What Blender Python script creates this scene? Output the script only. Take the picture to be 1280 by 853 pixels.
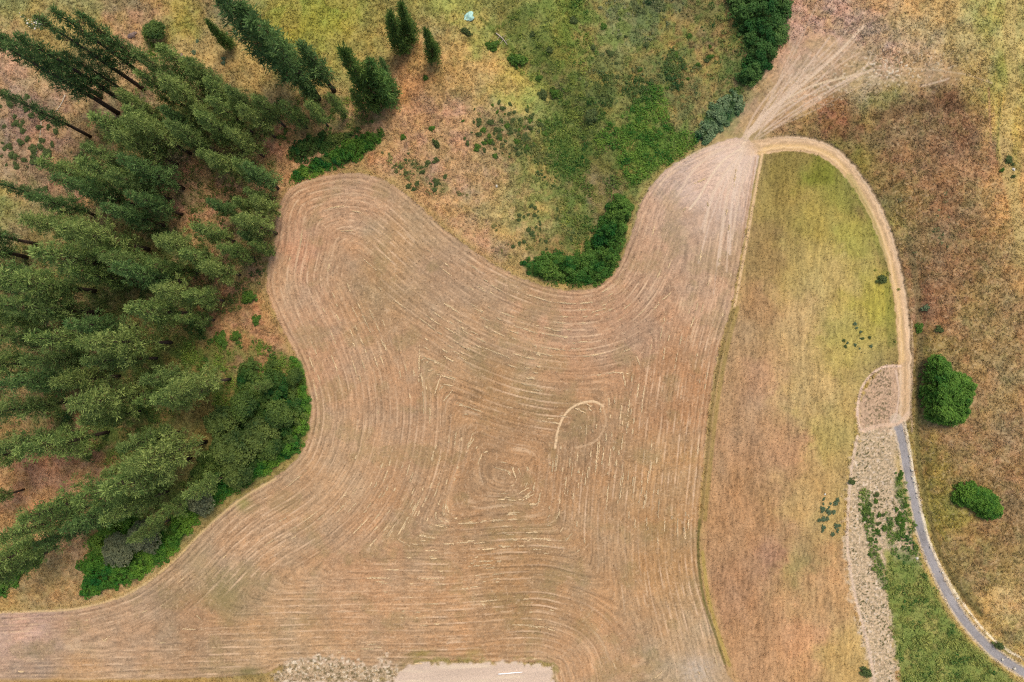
import bpy, math, random
import numpy as np

# ------------------------------------------------------------------ camera, light, exposure
for o in list(bpy.data.objects):
    bpy.data.objects.remove(o)
SC = bpy.context.scene
COL = SC.collection
K = 0.140625            # metres on the ground per photo pixel (1280 wide)
HC = 120.0              # flying height
cam_d = bpy.data.cameras.new('camera')
cam = bpy.data.objects.new('camera', cam_d)
COL.objects.link(cam)
cam.location = (0, 0, HC)
cam.rotation_euler = (0, 0, 0)
cam_d.lens = 24.0
cam_d.sensor_width = 36.0
cam_d.clip_start = 1.0
cam_d.clip_end = 4000.0
SC.camera = cam

SUN_EL, SUN_AZ = 62.0, 28.0         # azimuth measured from the photo's up direction, clockwise
world = bpy.data.worlds.new('World')
SC.world = world
world.use_nodes = True
wn = world.node_tree
bg = wn.nodes['Background']
sky = wn.nodes.new('ShaderNodeTexSky')
sky.sky_type = 'NISHITA'
sky.sun_disc = False
sky.sun_elevation = math.radians(SUN_EL)
sky.sun_rotation = math.radians(SUN_AZ)
sky.dust_density = 4.0
sky.air_density = 1.0
wn.links.new(sky.outputs[0], bg.inputs[0])
bg.inputs[1].default_value = 0.15
sun_d = bpy.data.lights.new('sun', 'SUN')
sun_d.energy = 1.5
sun_d.angle = math.radians(20)
sun_d.color = (1.0, 0.93, 0.82)
sun = bpy.data.objects.new('sun', sun_d)
COL.objects.link(sun)
sun.rotation_euler = (math.radians(90 - SUN_EL), 0, math.radians(180 - SUN_AZ) )
sun.location = (0, 0, 60)
SC.view_settings.view_transform = 'Standard'
SC.view_settings.look = 'None'
SC.view_settings.gamma = 1.0
SC.view_settings.use_curve_mapping = False
SC.view_settings.exposure = 0.55
SC.cycles.use_denoising = False
SC.cycles.filter_width = 1.15
SC.cycles.max_bounces = 5
SC.cycles.diffuse_bounces = 3
SC.cycles.glossy_bounces = 1
SC.cycles.transmission_bounces = 2

rng = np.random.default_rng(7)
PK = np.array([1.48, 1.62, 1.08])
LK = np.array([1.35, 1.10, 1.1])      # leaf albedo trim
random.seed(7)
F = np.float32

# ------------------------------------------------------------------ numeric helpers
_TAB = rng.random((16, 256, 256)).astype(F)


def vn(x, y, s=0):
    """value noise 0..1"""
    xi = np.floor(x); yi = np.floor(y)
    fx = (x - xi).astype(F); fy = (y - yi).astype(F)
    fx = fx * fx * (3 - 2 * fx); fy = fy * fy * (3 - 2 * fy)
    t = _TAB[s % 16]
    a = (xi.astype(np.int32) + 37 * (s // 16 + 1) + 13 * s) & 255
    b = (yi.astype(np.int32) + 91 * (s // 16 + 1) + 29 * s) & 255
    a1 = (a + 1) & 255; b1 = (b + 1) & 255
    return (t[b, a] * (1 - fx) + t[b, a1] * fx) * (1 - fy) + (t[b1, a] * (1 - fx) + t[b1, a1] * fx) * fy


def fbm(x, y, s=0, octv=4, rot=True):
    r = 0; amp = 1; tot = 0
    for i in range(octv):
        r = r + amp * vn(x, y, s + i * 3)
        tot += amp; amp *= 0.55
        x, y = (x * 1.62 - y * 1.18) + 5.3, (x * 1.18 + y * 1.62) + 1.7
    return r / tot


def sstep(a, b, x):
    t = np.clip((x - a) / (b - a), 0, 1)
    return t * t * (3 - 2 * t)


def srgb(r, g, b, k=0.72):
    c = np.array([r, g, b], dtype=float) / 255.0
    c = np.where(c < 0.04045, c / 12.92, ((c + 0.055) / 1.055) ** 2.4)
    return (c * k).astype(F)


def spline(pts, closed=False, n=8):
    p = np.array(pts, float)
    m = len(p); out = []
    rngi = range(m if closed else m - 1)
    for i in rngi:
        if closed:
            a, b, c, d = p[(i - 1) % m], p[i], p[(i + 1) % m], p[(i + 2) % m]
        else:
            a, b, c, d = p[max(i - 1, 0)], p[i], p[i + 1], p[min(i + 2, m - 1)]
        for k in range(n):
            t = k / n
            out.append(0.5 * ((2 * b) + (c - a) * t + (2 * a - 5 * b + 4 * c - d) * t * t + (3 * b - a - 3 * c + d) * t ** 3))
    if not closed:
        out.append(p[-1])
    return np.array(out)


# coarse raster on which distance fields are computed
CU0, CV0, CST = -60.0, -60.0, 2.0
NU, NV = 701, 487
cu = (CU0 + CST * np.arange(NU)).astype(F)
cv = (CV0 + CST * np.arange(NV)).astype(F)
CU, CV = np.meshgrid(cu, cv)


def sample(field, u, v):
    x = np.clip((u - CU0) / CST, 0, NU - 1.001); y = np.clip((v - CV0) / CST, 0, NV - 1.001)
    xi = x.astype(np.int32); yi = y.astype(np.int32)
    fx = (x - xi).astype(F); fy = (y - yi).astype(F)
    return (field[yi, xi] * (1 - fx) + field[yi, xi + 1] * fx) * (1 - fy) + (field[yi + 1, xi] * (1 - fx) + field[yi + 1, xi + 1] * fx) * fy


def near(field, u, v):
    x = np.clip(np.rint((u - CU0) / CST), 0, NU - 1).astype(np.int32)
    y = np.clip(np.rint((v - CV0) / CST), 0, NV - 1).astype(np.int32)
    return field[y, x]


def linedist(pts, closed=False, reach=60, want_s=False):
    """distance (and arc length) from the raster to a polyline; beyond 'reach' it is just large"""
    p = np.array(pts, F)
    if closed:
        p = np.vstack([p, p[:1]])
    D = np.full(CU.shape, 1e4, F)
    S = np.zeros(CU.shape, F) if want_s else None
    acc = 0.0
    for i in range(len(p) - 1):
        a, b = p[i], p[i + 1]
        L = float(np.hypot(*(b - a)))
        if L < 1e-6:
            continue
        if reach is None:
            sl = (slice(0, NV), slice(0, NU))
        else:
            x0 = int(max(0, (min(a[0], b[0]) - reach - CU0) // CST)); x1 = int(min(NU, (max(a[0], b[0]) + reach - CU0) // CST + 2))
            y0 = int(max(0, (min(a[1], b[1]) - reach - CV0) // CST)); y1 = int(min(NV, (max(a[1], b[1]) + reach - CV0) // CST + 2))
            if x1 <= x0 or y1 <= y0:
                acc += L
                continue
            sl = (slice(y0, y1), slice(x0, x1))
        X = CU[sl] - a[0]; Y = CV[sl] - a[1]
        dx, dy = (b - a) / L
        t = np.clip(X * dx + Y * dy, 0, L)
        d = np.hypot(X - t * dx, Y - t * dy)
        m = d < D[sl]
        D[sl][m] = d[m]
        if want_s:
            S[sl][m] = (acc + t)[m]
        acc += L
    return (D, S) if want_s else D


def inside(pts, U=None, V=None):
    U = CU if U is None else U; V = CV if V is None else V
    p = np.array(pts, F)
    r = np.zeros(U.shape, bool)
    j = len(p) - 1
    for i in range(len(p)):
        xi, yi = p[i]; xj, yj = p[j]
        if yi != yj:
            c = ((yi > V) != (yj > V)) & (U < (xj - xi) * (V - yi) / (yj - yi) + xi)
            r ^= c
        j = i
    return r


def sdf(pts, smooth=True, reach=60):
    """signed distance, positive inside"""
    q = spline(pts, True, 5) if smooth else np.array(pts, float)
    d = linedist(q, True, reach)
    d = np.minimum(d, 400)
    return np.where(inside(q), d, -d).astype(F)


# ------------------------------------------------------------------ the layout, traced in photo pixels
FIELD = [(-400, 768), (-60, 768), (40, 764), (110, 758), (170, 738), (220, 700), (262, 655), (300, 622), (345, 596), (376, 566), (388, 528), (386, 490),
         (370, 445), (350, 405), (335, 368), (334, 335), (343, 300), (348, 262), (362, 236), (396, 222), (446, 216), (486, 228), (520, 254), (560, 290),
         (610, 326), (655, 349), (700, 362), (742, 360), (768, 340), (788, 296), (802, 252), (830, 214), (872, 190), (920, 172), (948, 188),
         (940, 240), (928, 310), (914, 385), (898, 440), (886, 510), (878, 590), (872, 660), (876, 720), (892, 780), (908, 840), (930, 900), (700, 900), (693, 834), (640, 828), (530, 826), (500, 838),
         (440, 832), (360, 830), (330, 842), (250, 848), (100, 852), (-400, 852)]
fld_poly = spline(FIELD, True, 4)
D_f, S_f = linedist(fld_poly, True, None, True)
fin = inside(fld_poly)
D_field = np.where(fin, D_f, -np.minimum(D_f, 200)).astype(F)


def boxblur(a, r):
    for ax in (0, 1):
        p = np.pad(a, [(r + 1, r) if i == ax else (0, 0) for i in (0, 1)], mode='edge').cumsum(ax)
        n_ = a.shape[ax]
        a = (np.take(p, np.arange(2 * r + 1, 2 * r + 1 + n_), ax) - np.take(p, np.arange(n_), ax)) / (2 * r + 1)
    return a


ROWS = FIELD[:FIELD.index((700, 900))] + [(700, 930), (693, 838), (560, 838), (360, 840), (0, 850), (-400, 852)]
rw_poly = spline(ROWS, True, 4)
D_rw, S_f = linedist(rw_poly, True, None, True)
D_rw = np.where(inside(rw_poly), D_rw, -np.minimum(D_rw, 200)).astype(F)
D_soft = D_rw.astype(float)
for _ in range(3):
    D_soft = boxblur(D_soft, 4)
_w = sstep(12, 45, D_rw)
D_rows = (D_rw * (1 - _w) + D_soft * _w).astype(F)
MEADOW = [(954, 192), (990, 186), (1022, 190), (1046, 205), (1072, 240), (1094, 282), (1111, 330), (1121, 385), (1125, 440), (1122, 452), (1092, 466), (1074, 490), (1068, 530),
          (1060, 590), (1054, 660), (1058, 720), (1075, 790), (1092, 870), (1095, 930), (915, 930), (895, 790), (878, 720), (876, 655), (884, 560), (900, 450), (918, 385), (934, 300), (946, 235)]
D_mead = sdf(MEADOW)
TRACK = spline([(925, 186), (955, 183), (988, 179), (1020, 184), (1048, 199), (1076, 232), (1100, 276), (1117, 328), (1127, 382), (1131, 430), (1132, 470), (1131, 520)], False, 8)
D_track, S_track = linedist(TRACK, False, 60, True)
ROAD = spline([(1120, 524), (1127, 548), (1134, 585), (1143, 625), (1154, 672), (1174, 722), (1200, 768), (1232, 806), (1262, 830), (1300, 852), (1380, 890)], False, 8)
D_road, S_road = linedist(ROAD, False, 70, True)
ROADR = spline([(1130, 522), (1137, 560), (1143, 600), (1152, 640), (1163, 680), (1184, 724), (1209, 762), (1240, 798), (1275, 822), (1330, 846)], False, 8)
D_roadr = linedist(ROADR, False, 40)
LOOP = [(1128, 458), (1108, 460), (1092, 470), (1078, 490), (1073, 515), (1078, 538), (1110, 545), (1128, 535), (1138, 500), (1138, 465)]
D_loop = sdf(LOOP)
WASH = [(1078, 538), (1100, 540), (1122, 535), (1134, 585), (1140, 625), (1146, 690), (1152, 712), (1128, 705), (1112, 690), (1104, 712), (1116, 770), (1122, 860), (1122, 930), (1096, 930),
        (1088, 853), (1074, 790), (1060, 730), (1056, 665), (1062, 600)]
D_wash = sdf(WASH)
GREEN_SE = [(1106, 690), (1130, 700), (1152, 708), (1168, 735), (1190, 775), (1225, 812), (1262, 845), (1290, 870), (1290, 930), (1130, 930), (1124, 850), (1114, 770)]
D_gse = sdf(GREEN_SE)
BARE = [(506, 834), (530, 829), (600, 828), (650, 829), (690, 833), (692, 853), (690, 888), (560, 898), (400, 892), (350, 856), (420, 852), (480, 853), (494, 846)]
D_bare = sdf(BARE)
PEBBLE = [(352, 832), (400, 826), (470, 826), (496, 836), (490, 850), (440, 852), (380, 856), (346, 856)]
D_peb = sdf(PEBBLE)
FAN = [(905, 165), (950, 110), (985, 60), (1030, 45), (1075, 62), (1100, 85), (1190, 88), (1185, 100), (1090, 103), (1030, 125), (985, 145), (955, 175), (950, 200), (930, 280), (900, 330), (850, 330), (840, 250), (870, 200)]
D_fan = sdf(FAN)

# green vegetation patches  (name, polygon, height m, colour, colour2)
THICKETS = [
    ('band of dark green shrubs filling the hollow above the field notch', [(652, 330), (668, 322), (700, 318), (722, 320), (738, 300), (756, 270), (768, 248), (780, 246), (787, 256), (784, 285), (776, 315), (764, 340), (748, 354), (716, 354), (686, 350), (664, 344)], 2.6, (42, 92, 28), (78, 116, 42)),
    ('dark green shrub belt running down from the top edge beside the pale slope', [(912, -30), (985, -30), (984, 15), (978, 50), (962, 80), (948, 98), (936, 108), (924, 98), (934, 70), (930, 50), (916, 28), (910, 0)], 2.8, (40, 86, 32), (70, 108, 48)),
    ('long low bright green shrub bank above the rounded field corner', [(366, 220), (384, 210), (400, 196), (424, 184), (446, 170), (470, 166), (476, 174), (462, 190), (440, 202), (412, 210), (388, 220), (372, 226)], 1.6, (50, 100, 30), (92, 132, 42)),
    ('small green shrub mass tucked behind the long low shrub bank', [(360, 192), (372, 180), (400, 170), (428, 168), (446, 160), (430, 178), (400, 190), (376, 200)], 1.6, (56, 90, 34), (92, 114, 50)),
    ('green shrub strip lining the lower edge of the pine wood', [(104, 744), (108, 720), (100, 704), (126, 692), (168, 690), (200, 672), (226, 640), (262, 610), (310, 580), (350, 560), (372, 530), (378, 490), (366, 448), (376, 456), (385, 490), (386, 530), (372, 562), (330, 592), (286, 618), (250, 646), (214, 690), (172, 722), (140, 734)], 1.9, (52, 104, 30), (88, 132, 40)),
    ('green shrub mass filling the forest corner at the left edge', [(-40, 700), (0, 694), (40, 680), (56, 688), (44, 706), (20, 728), (4, 744), (-40, 750)], 1.9, (52, 102, 32), (84, 124, 42)),
    ('round topped green thicket standing below the grey bush', [(118, 690), (116, 672), (134, 656), (160, 642), (176, 650), (170, 672), (150, 690)], 1.8, (62, 110, 32), (94, 130, 44)),
    ('dense dark thicket on the eastern bulge of the wood', [(300, 470), (316, 450), (330, 470), (344, 440), (352, 470), (368, 480), (380, 510), (378, 540), (356, 566), (310, 588), (270, 604), (240, 600), (262, 560), (300, 520)], 2.2, (44, 84, 30), (80, 108, 46)),
    ('grey green sagebrush bank beside the track junction', [(868, 170), (880, 150), (898, 128), (916, 116), (928, 126), (920, 146), (900, 164), (880, 178)], 1.0, (52, 92, 52), (104, 134, 92)),
]
# low leafy ground cover  (polygon, density, clump r, colour a, colour b)
COVER = [
    ([(700, 0), (745, 0), (748, 60), (730, 100), (712, 90), (704, 40)], .35, .5, (76, 110, 42), (116, 134, 58)),
    ([(860, 0), (915, 0), (925, 40), (935, 90), (905, 130), (880, 120), (890, 60)], .3, .5, (62, 92, 42), (104, 118, 60)),
    ([(752, 232), (780, 200), (800, 226), (780, 246), (765, 250)], .5, .5, (54, 90, 36), (96, 116, 52)),
    ([(655, 300), (690, 290), (730, 300), (720, 318), (670, 320)], .35, .45, (66, 92, 42), (106, 116, 58)),
    ([(560, 240), (600, 250), (640, 310), (630, 322), (590, 290), (560, 262)], .18, .4, (76, 94, 50), (112, 116, 66)),
    ([(700, 235), (735, 225), (745, 260), (738, 300), (715, 320), (700, 290)], .5, .5, (56, 92, 36), (98, 118, 50)),
    ([(748, 95), (766, 88), (772, 120), (764, 135), (750, 125)], .9, .55, (52, 84, 36), (88, 106, 52)),
    ([(782, 95), (808, 98), (812, 120), (796, 132), (782, 118)], 1.0, .6, (50, 84, 36), (86, 106, 52)),
    ([(836, 66), (850, 62), (856, 90), (852, 112), (836, 110), (830, 90)], 1.0, .6, (46, 82, 38), (84, 104, 52)),
    ([(790, 0), (830, 0), (822, 22), (800, 20)], .6, .5, (60, 84, 46), (96, 110, 66)),
    ([(600, 135), (640, 140), (690, 175), (700, 210), (660, 200), (620, 190)], .35, .4, (66, 86, 46), (108, 112, 66)),
    ([(745, 170), (770, 150), (800, 120), (815, 100), (838, 130), (840, 160), (868, 165), (868, 185), (820, 215), (790, 232), (776, 214), (770, 190), (750, 185)], .9, .55, (50, 100, 30), (92, 126, 46)),
    ([(680, 160), (700, 150), (725, 190), (740, 205), (728, 230), (712, 236), (690, 222), (684, 190)], .9, .5, (48, 92, 32), (92, 114, 50)),
    ([(640, 150), (690, 150), (700, 200), (720, 260), (740, 300), (700, 290), (690, 250), (660, 200)], .62, .45, (62, 90, 42), (112, 120, 62)),
    ([(1112, 692), (1150, 708), (1168, 735), (1190, 775), (1225, 812), (1262, 845), (1280, 880), (1130, 880), (1124, 850), (1116, 780)], .6, .4, (78, 110, 48), (128, 142, 72)),
    ([(1118, 590), (1130, 600), (1140, 640), (1146, 680), (1152, 708), (1112, 692), (1106, 640), (1124, 660), (1132, 650), (1120, 620)], .8, .4, (58, 98, 42), (100, 124, 58)),
    ([(1074, 620), (1086, 612), (1092, 650), (1098, 690), (1110, 730), (1104, 735), (1090, 700), (1078, 660)], 1.3, .4, (56, 96, 36), (96, 120, 56)),
    ([(270, 420), (300, 410), (352, 440), (372, 450), (384, 500), (300, 520), (230, 480), (230, 430)], .6, .5, (52, 92, 32), (96, 122, 46)),
    ([(100, 180), (200, 130), (330, 120), (340, 330), (260, 420), (180, 520), (60, 560), (0, 560), (0, 330), (80, 290)], .42, .55, (56, 84, 36), (104, 112, 56)),
    ([(150, 300), (230, 290), (260, 420), (160, 400), (60, 400), (60, 340)], .35, .5, (50, 84, 34), (90, 108, 50)),
    ([(180, 400), (260, 400), (230, 480), (190, 560), (120, 580), (60, 540), (60, 440)], .45, .55, (52, 88, 34), (96, 116, 52)),
    ([(120, 620), (230, 600), (260, 620), (200, 700), (110, 690)], .45, .5, (54, 92, 34), (94, 118, 48)),
    ([(180, 480), (230, 480), (200, 560), (110, 580), (100, 550)], .3, .5, (58, 96, 36), (100, 120, 50)),
    ([(720, 85), (760, 60), (800, 70), (860, 60), (880, 110), (850, 150), (800, 120), (740, 140)], .22, .45, (70, 92, 52), (110, 122, 72)),
    ([(750, 0), (800, 0), (860, 0), (830, 40), (790, 60), (760, 30)], .25, .45, (76, 96, 60), (120, 130, 90)),
    ([(610, 30), (720, 0), (740, 60), (720, 130), (660, 100)], .3, .4, (84, 112, 44), (118, 134, 60)),
    ([(690, 120), (720, 110), (760, 150), (750, 200), (720, 200), (690, 160)], .5, .5, (60, 96, 38), (104, 124, 54)),
    ([(480, 190), (520, 200), (560, 230), (550, 246), (520, 235), (490, 212)], .5, .4, (74, 94, 52), (110, 118, 66)),
    ([(330, 130), (420, 120), (500, 130), (480, 150), (430, 165), (340, 180)], .4, .5, (52, 88, 32), (90, 114, 44)),
    ([(0, 120), (60, 130), (110, 190), (70, 240), (0, 200)], .05, .5, (62, 78, 48), (92, 100, 66)),
    ([(1085, 350), (1120, 330), (1124, 440), (1100, 440)], .06, .4, (70, 96, 40), (110, 120, 50)),
    ([(1130, 235), (1190, 240), (1200, 290), (1150, 330), (1120, 290)], .08, .4, (88, 104, 66), (110, 118, 80)),
    ([(920, 28), (980, 0), (975, 60), (940, 110), (915, 130), (905, 90)], .35, .5, (52, 88, 36), (90, 114, 54)),
    ([(180, 50), (212, 60), (216, 70), (196, 80), (186, 70)], .6, .4, (70, 104, 34), (100, 130, 44)),
]

# ------------------------------------------------------------------ terrain height (metres) in photo coordinates
_gy, _gx = np.gradient(D_rows, CST)
GMAG = boxblur(np.hypot(_gx, _gy).astype(float), 2).astype(F)
GULLY = linedist(spline([(560, -60), (610, 20), (660, 90), (705, 160), (725, 230), (735, 300), (720, 345)], False, 6), False, 120)
ROADCUT = linedist(spline([(1148, 340), (1150, 420), (1147, 520), (1160, 620), (1180, 700), (1215, 760), (1260, 800), (1340, 830)], False, 6), False, 60)


def hgt(u, v):
    z = 5.0 * np.exp(-(((u - 120) / 260) ** 2 + ((v - 250) / 260) ** 2))
    z = z - 3.2 * np.exp(-(np.minimum(sample(GULLY, u, v), 400) / 38) ** 2) * sstep(380, 300, v)
    z = z + 2.5 * np.exp(-(((u - 1290) / 130) ** 2 + ((v - 450) / 400) ** 2))
    z = z - 0.7 * np.exp(-(np.minimum(sample(ROADCUT, u, v), 400) / 9) ** 2)
    z = z + 1.6 * (fbm(u / 170.0, v / 170.0, 5, 2) - 0.5)
    return z.astype(F) if hasattr(z, 'astype') else z


def hg1(u, v):
    return float(hgt(np.array([u], F), np.array([v], F))[0])


def W(u, v, h=0.0):
    """photo pixel -> world point on the terrain"""
    u = np.asarray(u, F); v = np.asarray(v, F)
    z = hgt(np.atleast_1d(u), np.atleast_1d(v)).reshape(u.shape)
    k = K * (1 - z / HC)
    return np.stack([(u - 640) * k, (426.5 - v) * k, z + h], -1)


# ------------------------------------------------------------------ ground colour
CP = """20,10,148,140,82 60,40,150,138,85 110,20,150,140,85 10,70,178,142,112 160,20,168,132,98 230,30,150,140,68 270,10,140,122,85 420,20,150,148,58 370,15,145,142,60
450,55,150,142,78 20,150,152,122,102 70,150,162,127,102 40,210,162,132,98 90,240,178,136,102 20,290,150,132,90 60,310,150,132,80 5,260,140,135,75 130,150,152,122,88 205,95,192,150,112
240,60,172,148,95 250,240,196,146,112 240,255,196,146,112 290,390,172,126,90 355,200,198,146,106 100,400,158,140,92 130,330,140,134,80 200,300,150,132,84 300,180,150,132,84 160,200,150,136,88 250,150,140,130,80 60,590,178,132,98
100,560,165,122,88 150,520,150,128,75 90,660,190,150,105 60,730,184,148,98 20,740,172,142,92 110,630,180,134,98 230,445,124,118,62 325,400,172,128,92 200,600,110,116,60 320,540,80,96,42
0,450,160,136,90 60,470,170,136,92 520,90,190,142,92 560,60,174,148,92 600,90,184,154,98 500,150,194,148,108 560,150,186,142,108 530,200,182,142,108 620,150,165,128,98 600,230,182,142,108 620,270,178,148,102
600,300,178,142,108 680,270,160,134,88 560,10,150,148,74 610,50,144,138,78 680,30,142,138,76 705,60,122,126,50 655,115,154,142,76 700,100,144,128,82 740,50,140,124,78 780,40,134,124,80
850,60,140,114,72 850,100,130,108,68 900,60,134,114,74 720,200,100,112,54 760,200,124,118,66 700,170,116,120,60 712,110,122,122,58 722,260,118,120,66 800,180,104,112,52 740,245,144,122,94 740,140,130,122,70 690,300,160,132,82
1000,30,188,150,126 980,70,188,150,120 1050,20,188,148,122 1100,60,190,154,128 1000,120,186,156,124 1080,95,170,150,114 1150,70,186,156,118 1150,20,184,156,106 1210,30,178,156,102
1220,80,168,150,100 1240,20,168,158,84 1268,60,190,166,100 1270,150,186,166,90 1248,100,150,142,72 1100,118,134,124,72 1000,148,152,118,76 1040,150,144,98,68 1080,165,128,94,62 1180,130,120,92,62
1130,200,132,106,70 1200,180,132,102,70 1240,200,152,122,80 1272,240,184,150,92 1110,235,122,106,66 1180,260,132,106,70 1150,330,132,104,70 1220,330,138,112,72 1272,330,164,138,86
1160,380,134,102,70 1240,400,144,126,80 1210,440,142,122,76 1150,450,124,112,62 1250,490,148,128,80 1210,560,142,118,76 1262,580,144,118,80 1160,580,132,118,60 1180,640,138,128,60
1250,660,142,118,76 1220,700,142,126,76 1200,740,146,132,76 1260,760,166,144,90 1250,800,168,148,84
975,210,138,122,60 1030,215,118,120,44 980,250,148,128,66 1020,280,162,144,70 1070,300,158,148,68 1050,240,142,138,62 1095,380,160,150,64 1040,340,184,162,96 1000,330,170,148,84 1060,420,172,156,80
960,320,150,126,76 950,380,166,132,86 930,430,166,136,92 1000,400,184,154,98 1010,480,186,158,98 950,480,174,138,98 930,560,170,134,92 980,560,178,138,94 1030,540,174,154,86
1010,620,182,150,92 930,640,174,134,88 970,700,168,128,92 1000,710,160,140,84 920,740,172,132,90 1040,640,176,150,88 1030,720,190,148,96 1000,800,190,144,96 940,820,178,138,92 1060,820,182,152,90"""
CPF = """440,250,186,150,116 380,330,188,144,112 420,330,180,144,108 500,300,178,148,110 470,360,168,138,100 560,340,176,144,110 700,400,184,146,112 880,230,198,168,144 900,200,208,180,156 860,300,182,150,120
800,400,178,142,110 900,330,184,150,118 850,480,174,134,96 840,600,180,142,98 840,700,174,138,94 860,830,178,152,116 620,480,168,134,94 620,600,170,134,96 500,500,180,144,108 400,600,184,150,112 450,700,184,146,108
300,680,184,150,114 280,745,160,138,100 250,775,170,138,104 150,800,184,152,118 40,785,194,160,136 50,820,168,142,116 100,840,188,154,114 550,750,182,144,104 350,790,184,150,110 650,720,168,134,94 750,700,178,142,102 750,820,186,148,108
380,440,190,150,114 350,350,194,156,118 600,420,176,144,108 720,560,170,134,96 -40,790,190,156,130"""


def parse(t):
    return np.array([[float(x) for x in q.split(',')] for q in t.split()])


def idw(cp, pw=3.4):
    st = 4
    U = CU[::st, ::st]; V = CV[::st, ::st]
    num = np.zeros(U.shape + (3,), F); den = np.zeros(U.shape, F)
    for u, v, r, g, b in cp:
        w = 1.0 / (((U - u) ** 2 + (V - v) ** 2 + 60.0) ** (pw / 2))
        num += w[..., None] * srgb(r, g, b); den += w
    c = num / den[..., None]
    # back to the raster
    yy = np.minimum(np.arange(NV) / st, U.shape[0] - 1.001); xx = np.minimum(np.arange(NU) / st, U.shape[1] - 1.001)
    yi = yy.astype(int); xi = xx.astype(int)
    fy = (yy - yi)[:, None, None]; fx = (xx - xi)[None, :, None]
    g = c[yi][:, xi] * (1 - fx) + c[yi][:, xi + 1] * fx
    h = c[yi + 1][:, xi] * (1 - fx) + c[yi + 1][:, xi + 1] * fx
    return (g * (1 - fy) + h * fy).astype(F)


_cp = parse(CP)
_m = (_cp[:, 0] > 1100) & (_cp[:, 1] > 120)
_cp[_m, 2:] = _cp[_m, 2:] * np.array([1.10, 1.06, 1.10])
_m2 = (_cp[:, 0] > 600) & (_cp[:, 0] < 900) & (_cp[:, 1] < 300)
_cp[_m2, 2:] = _cp[_m2, 2:] * np.array([1.0, 1.06, 1.0])
G_base = idw(_cp)
G_field = idw(parse(CPF)) * np.array([.97, .96, .95], F)

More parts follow.
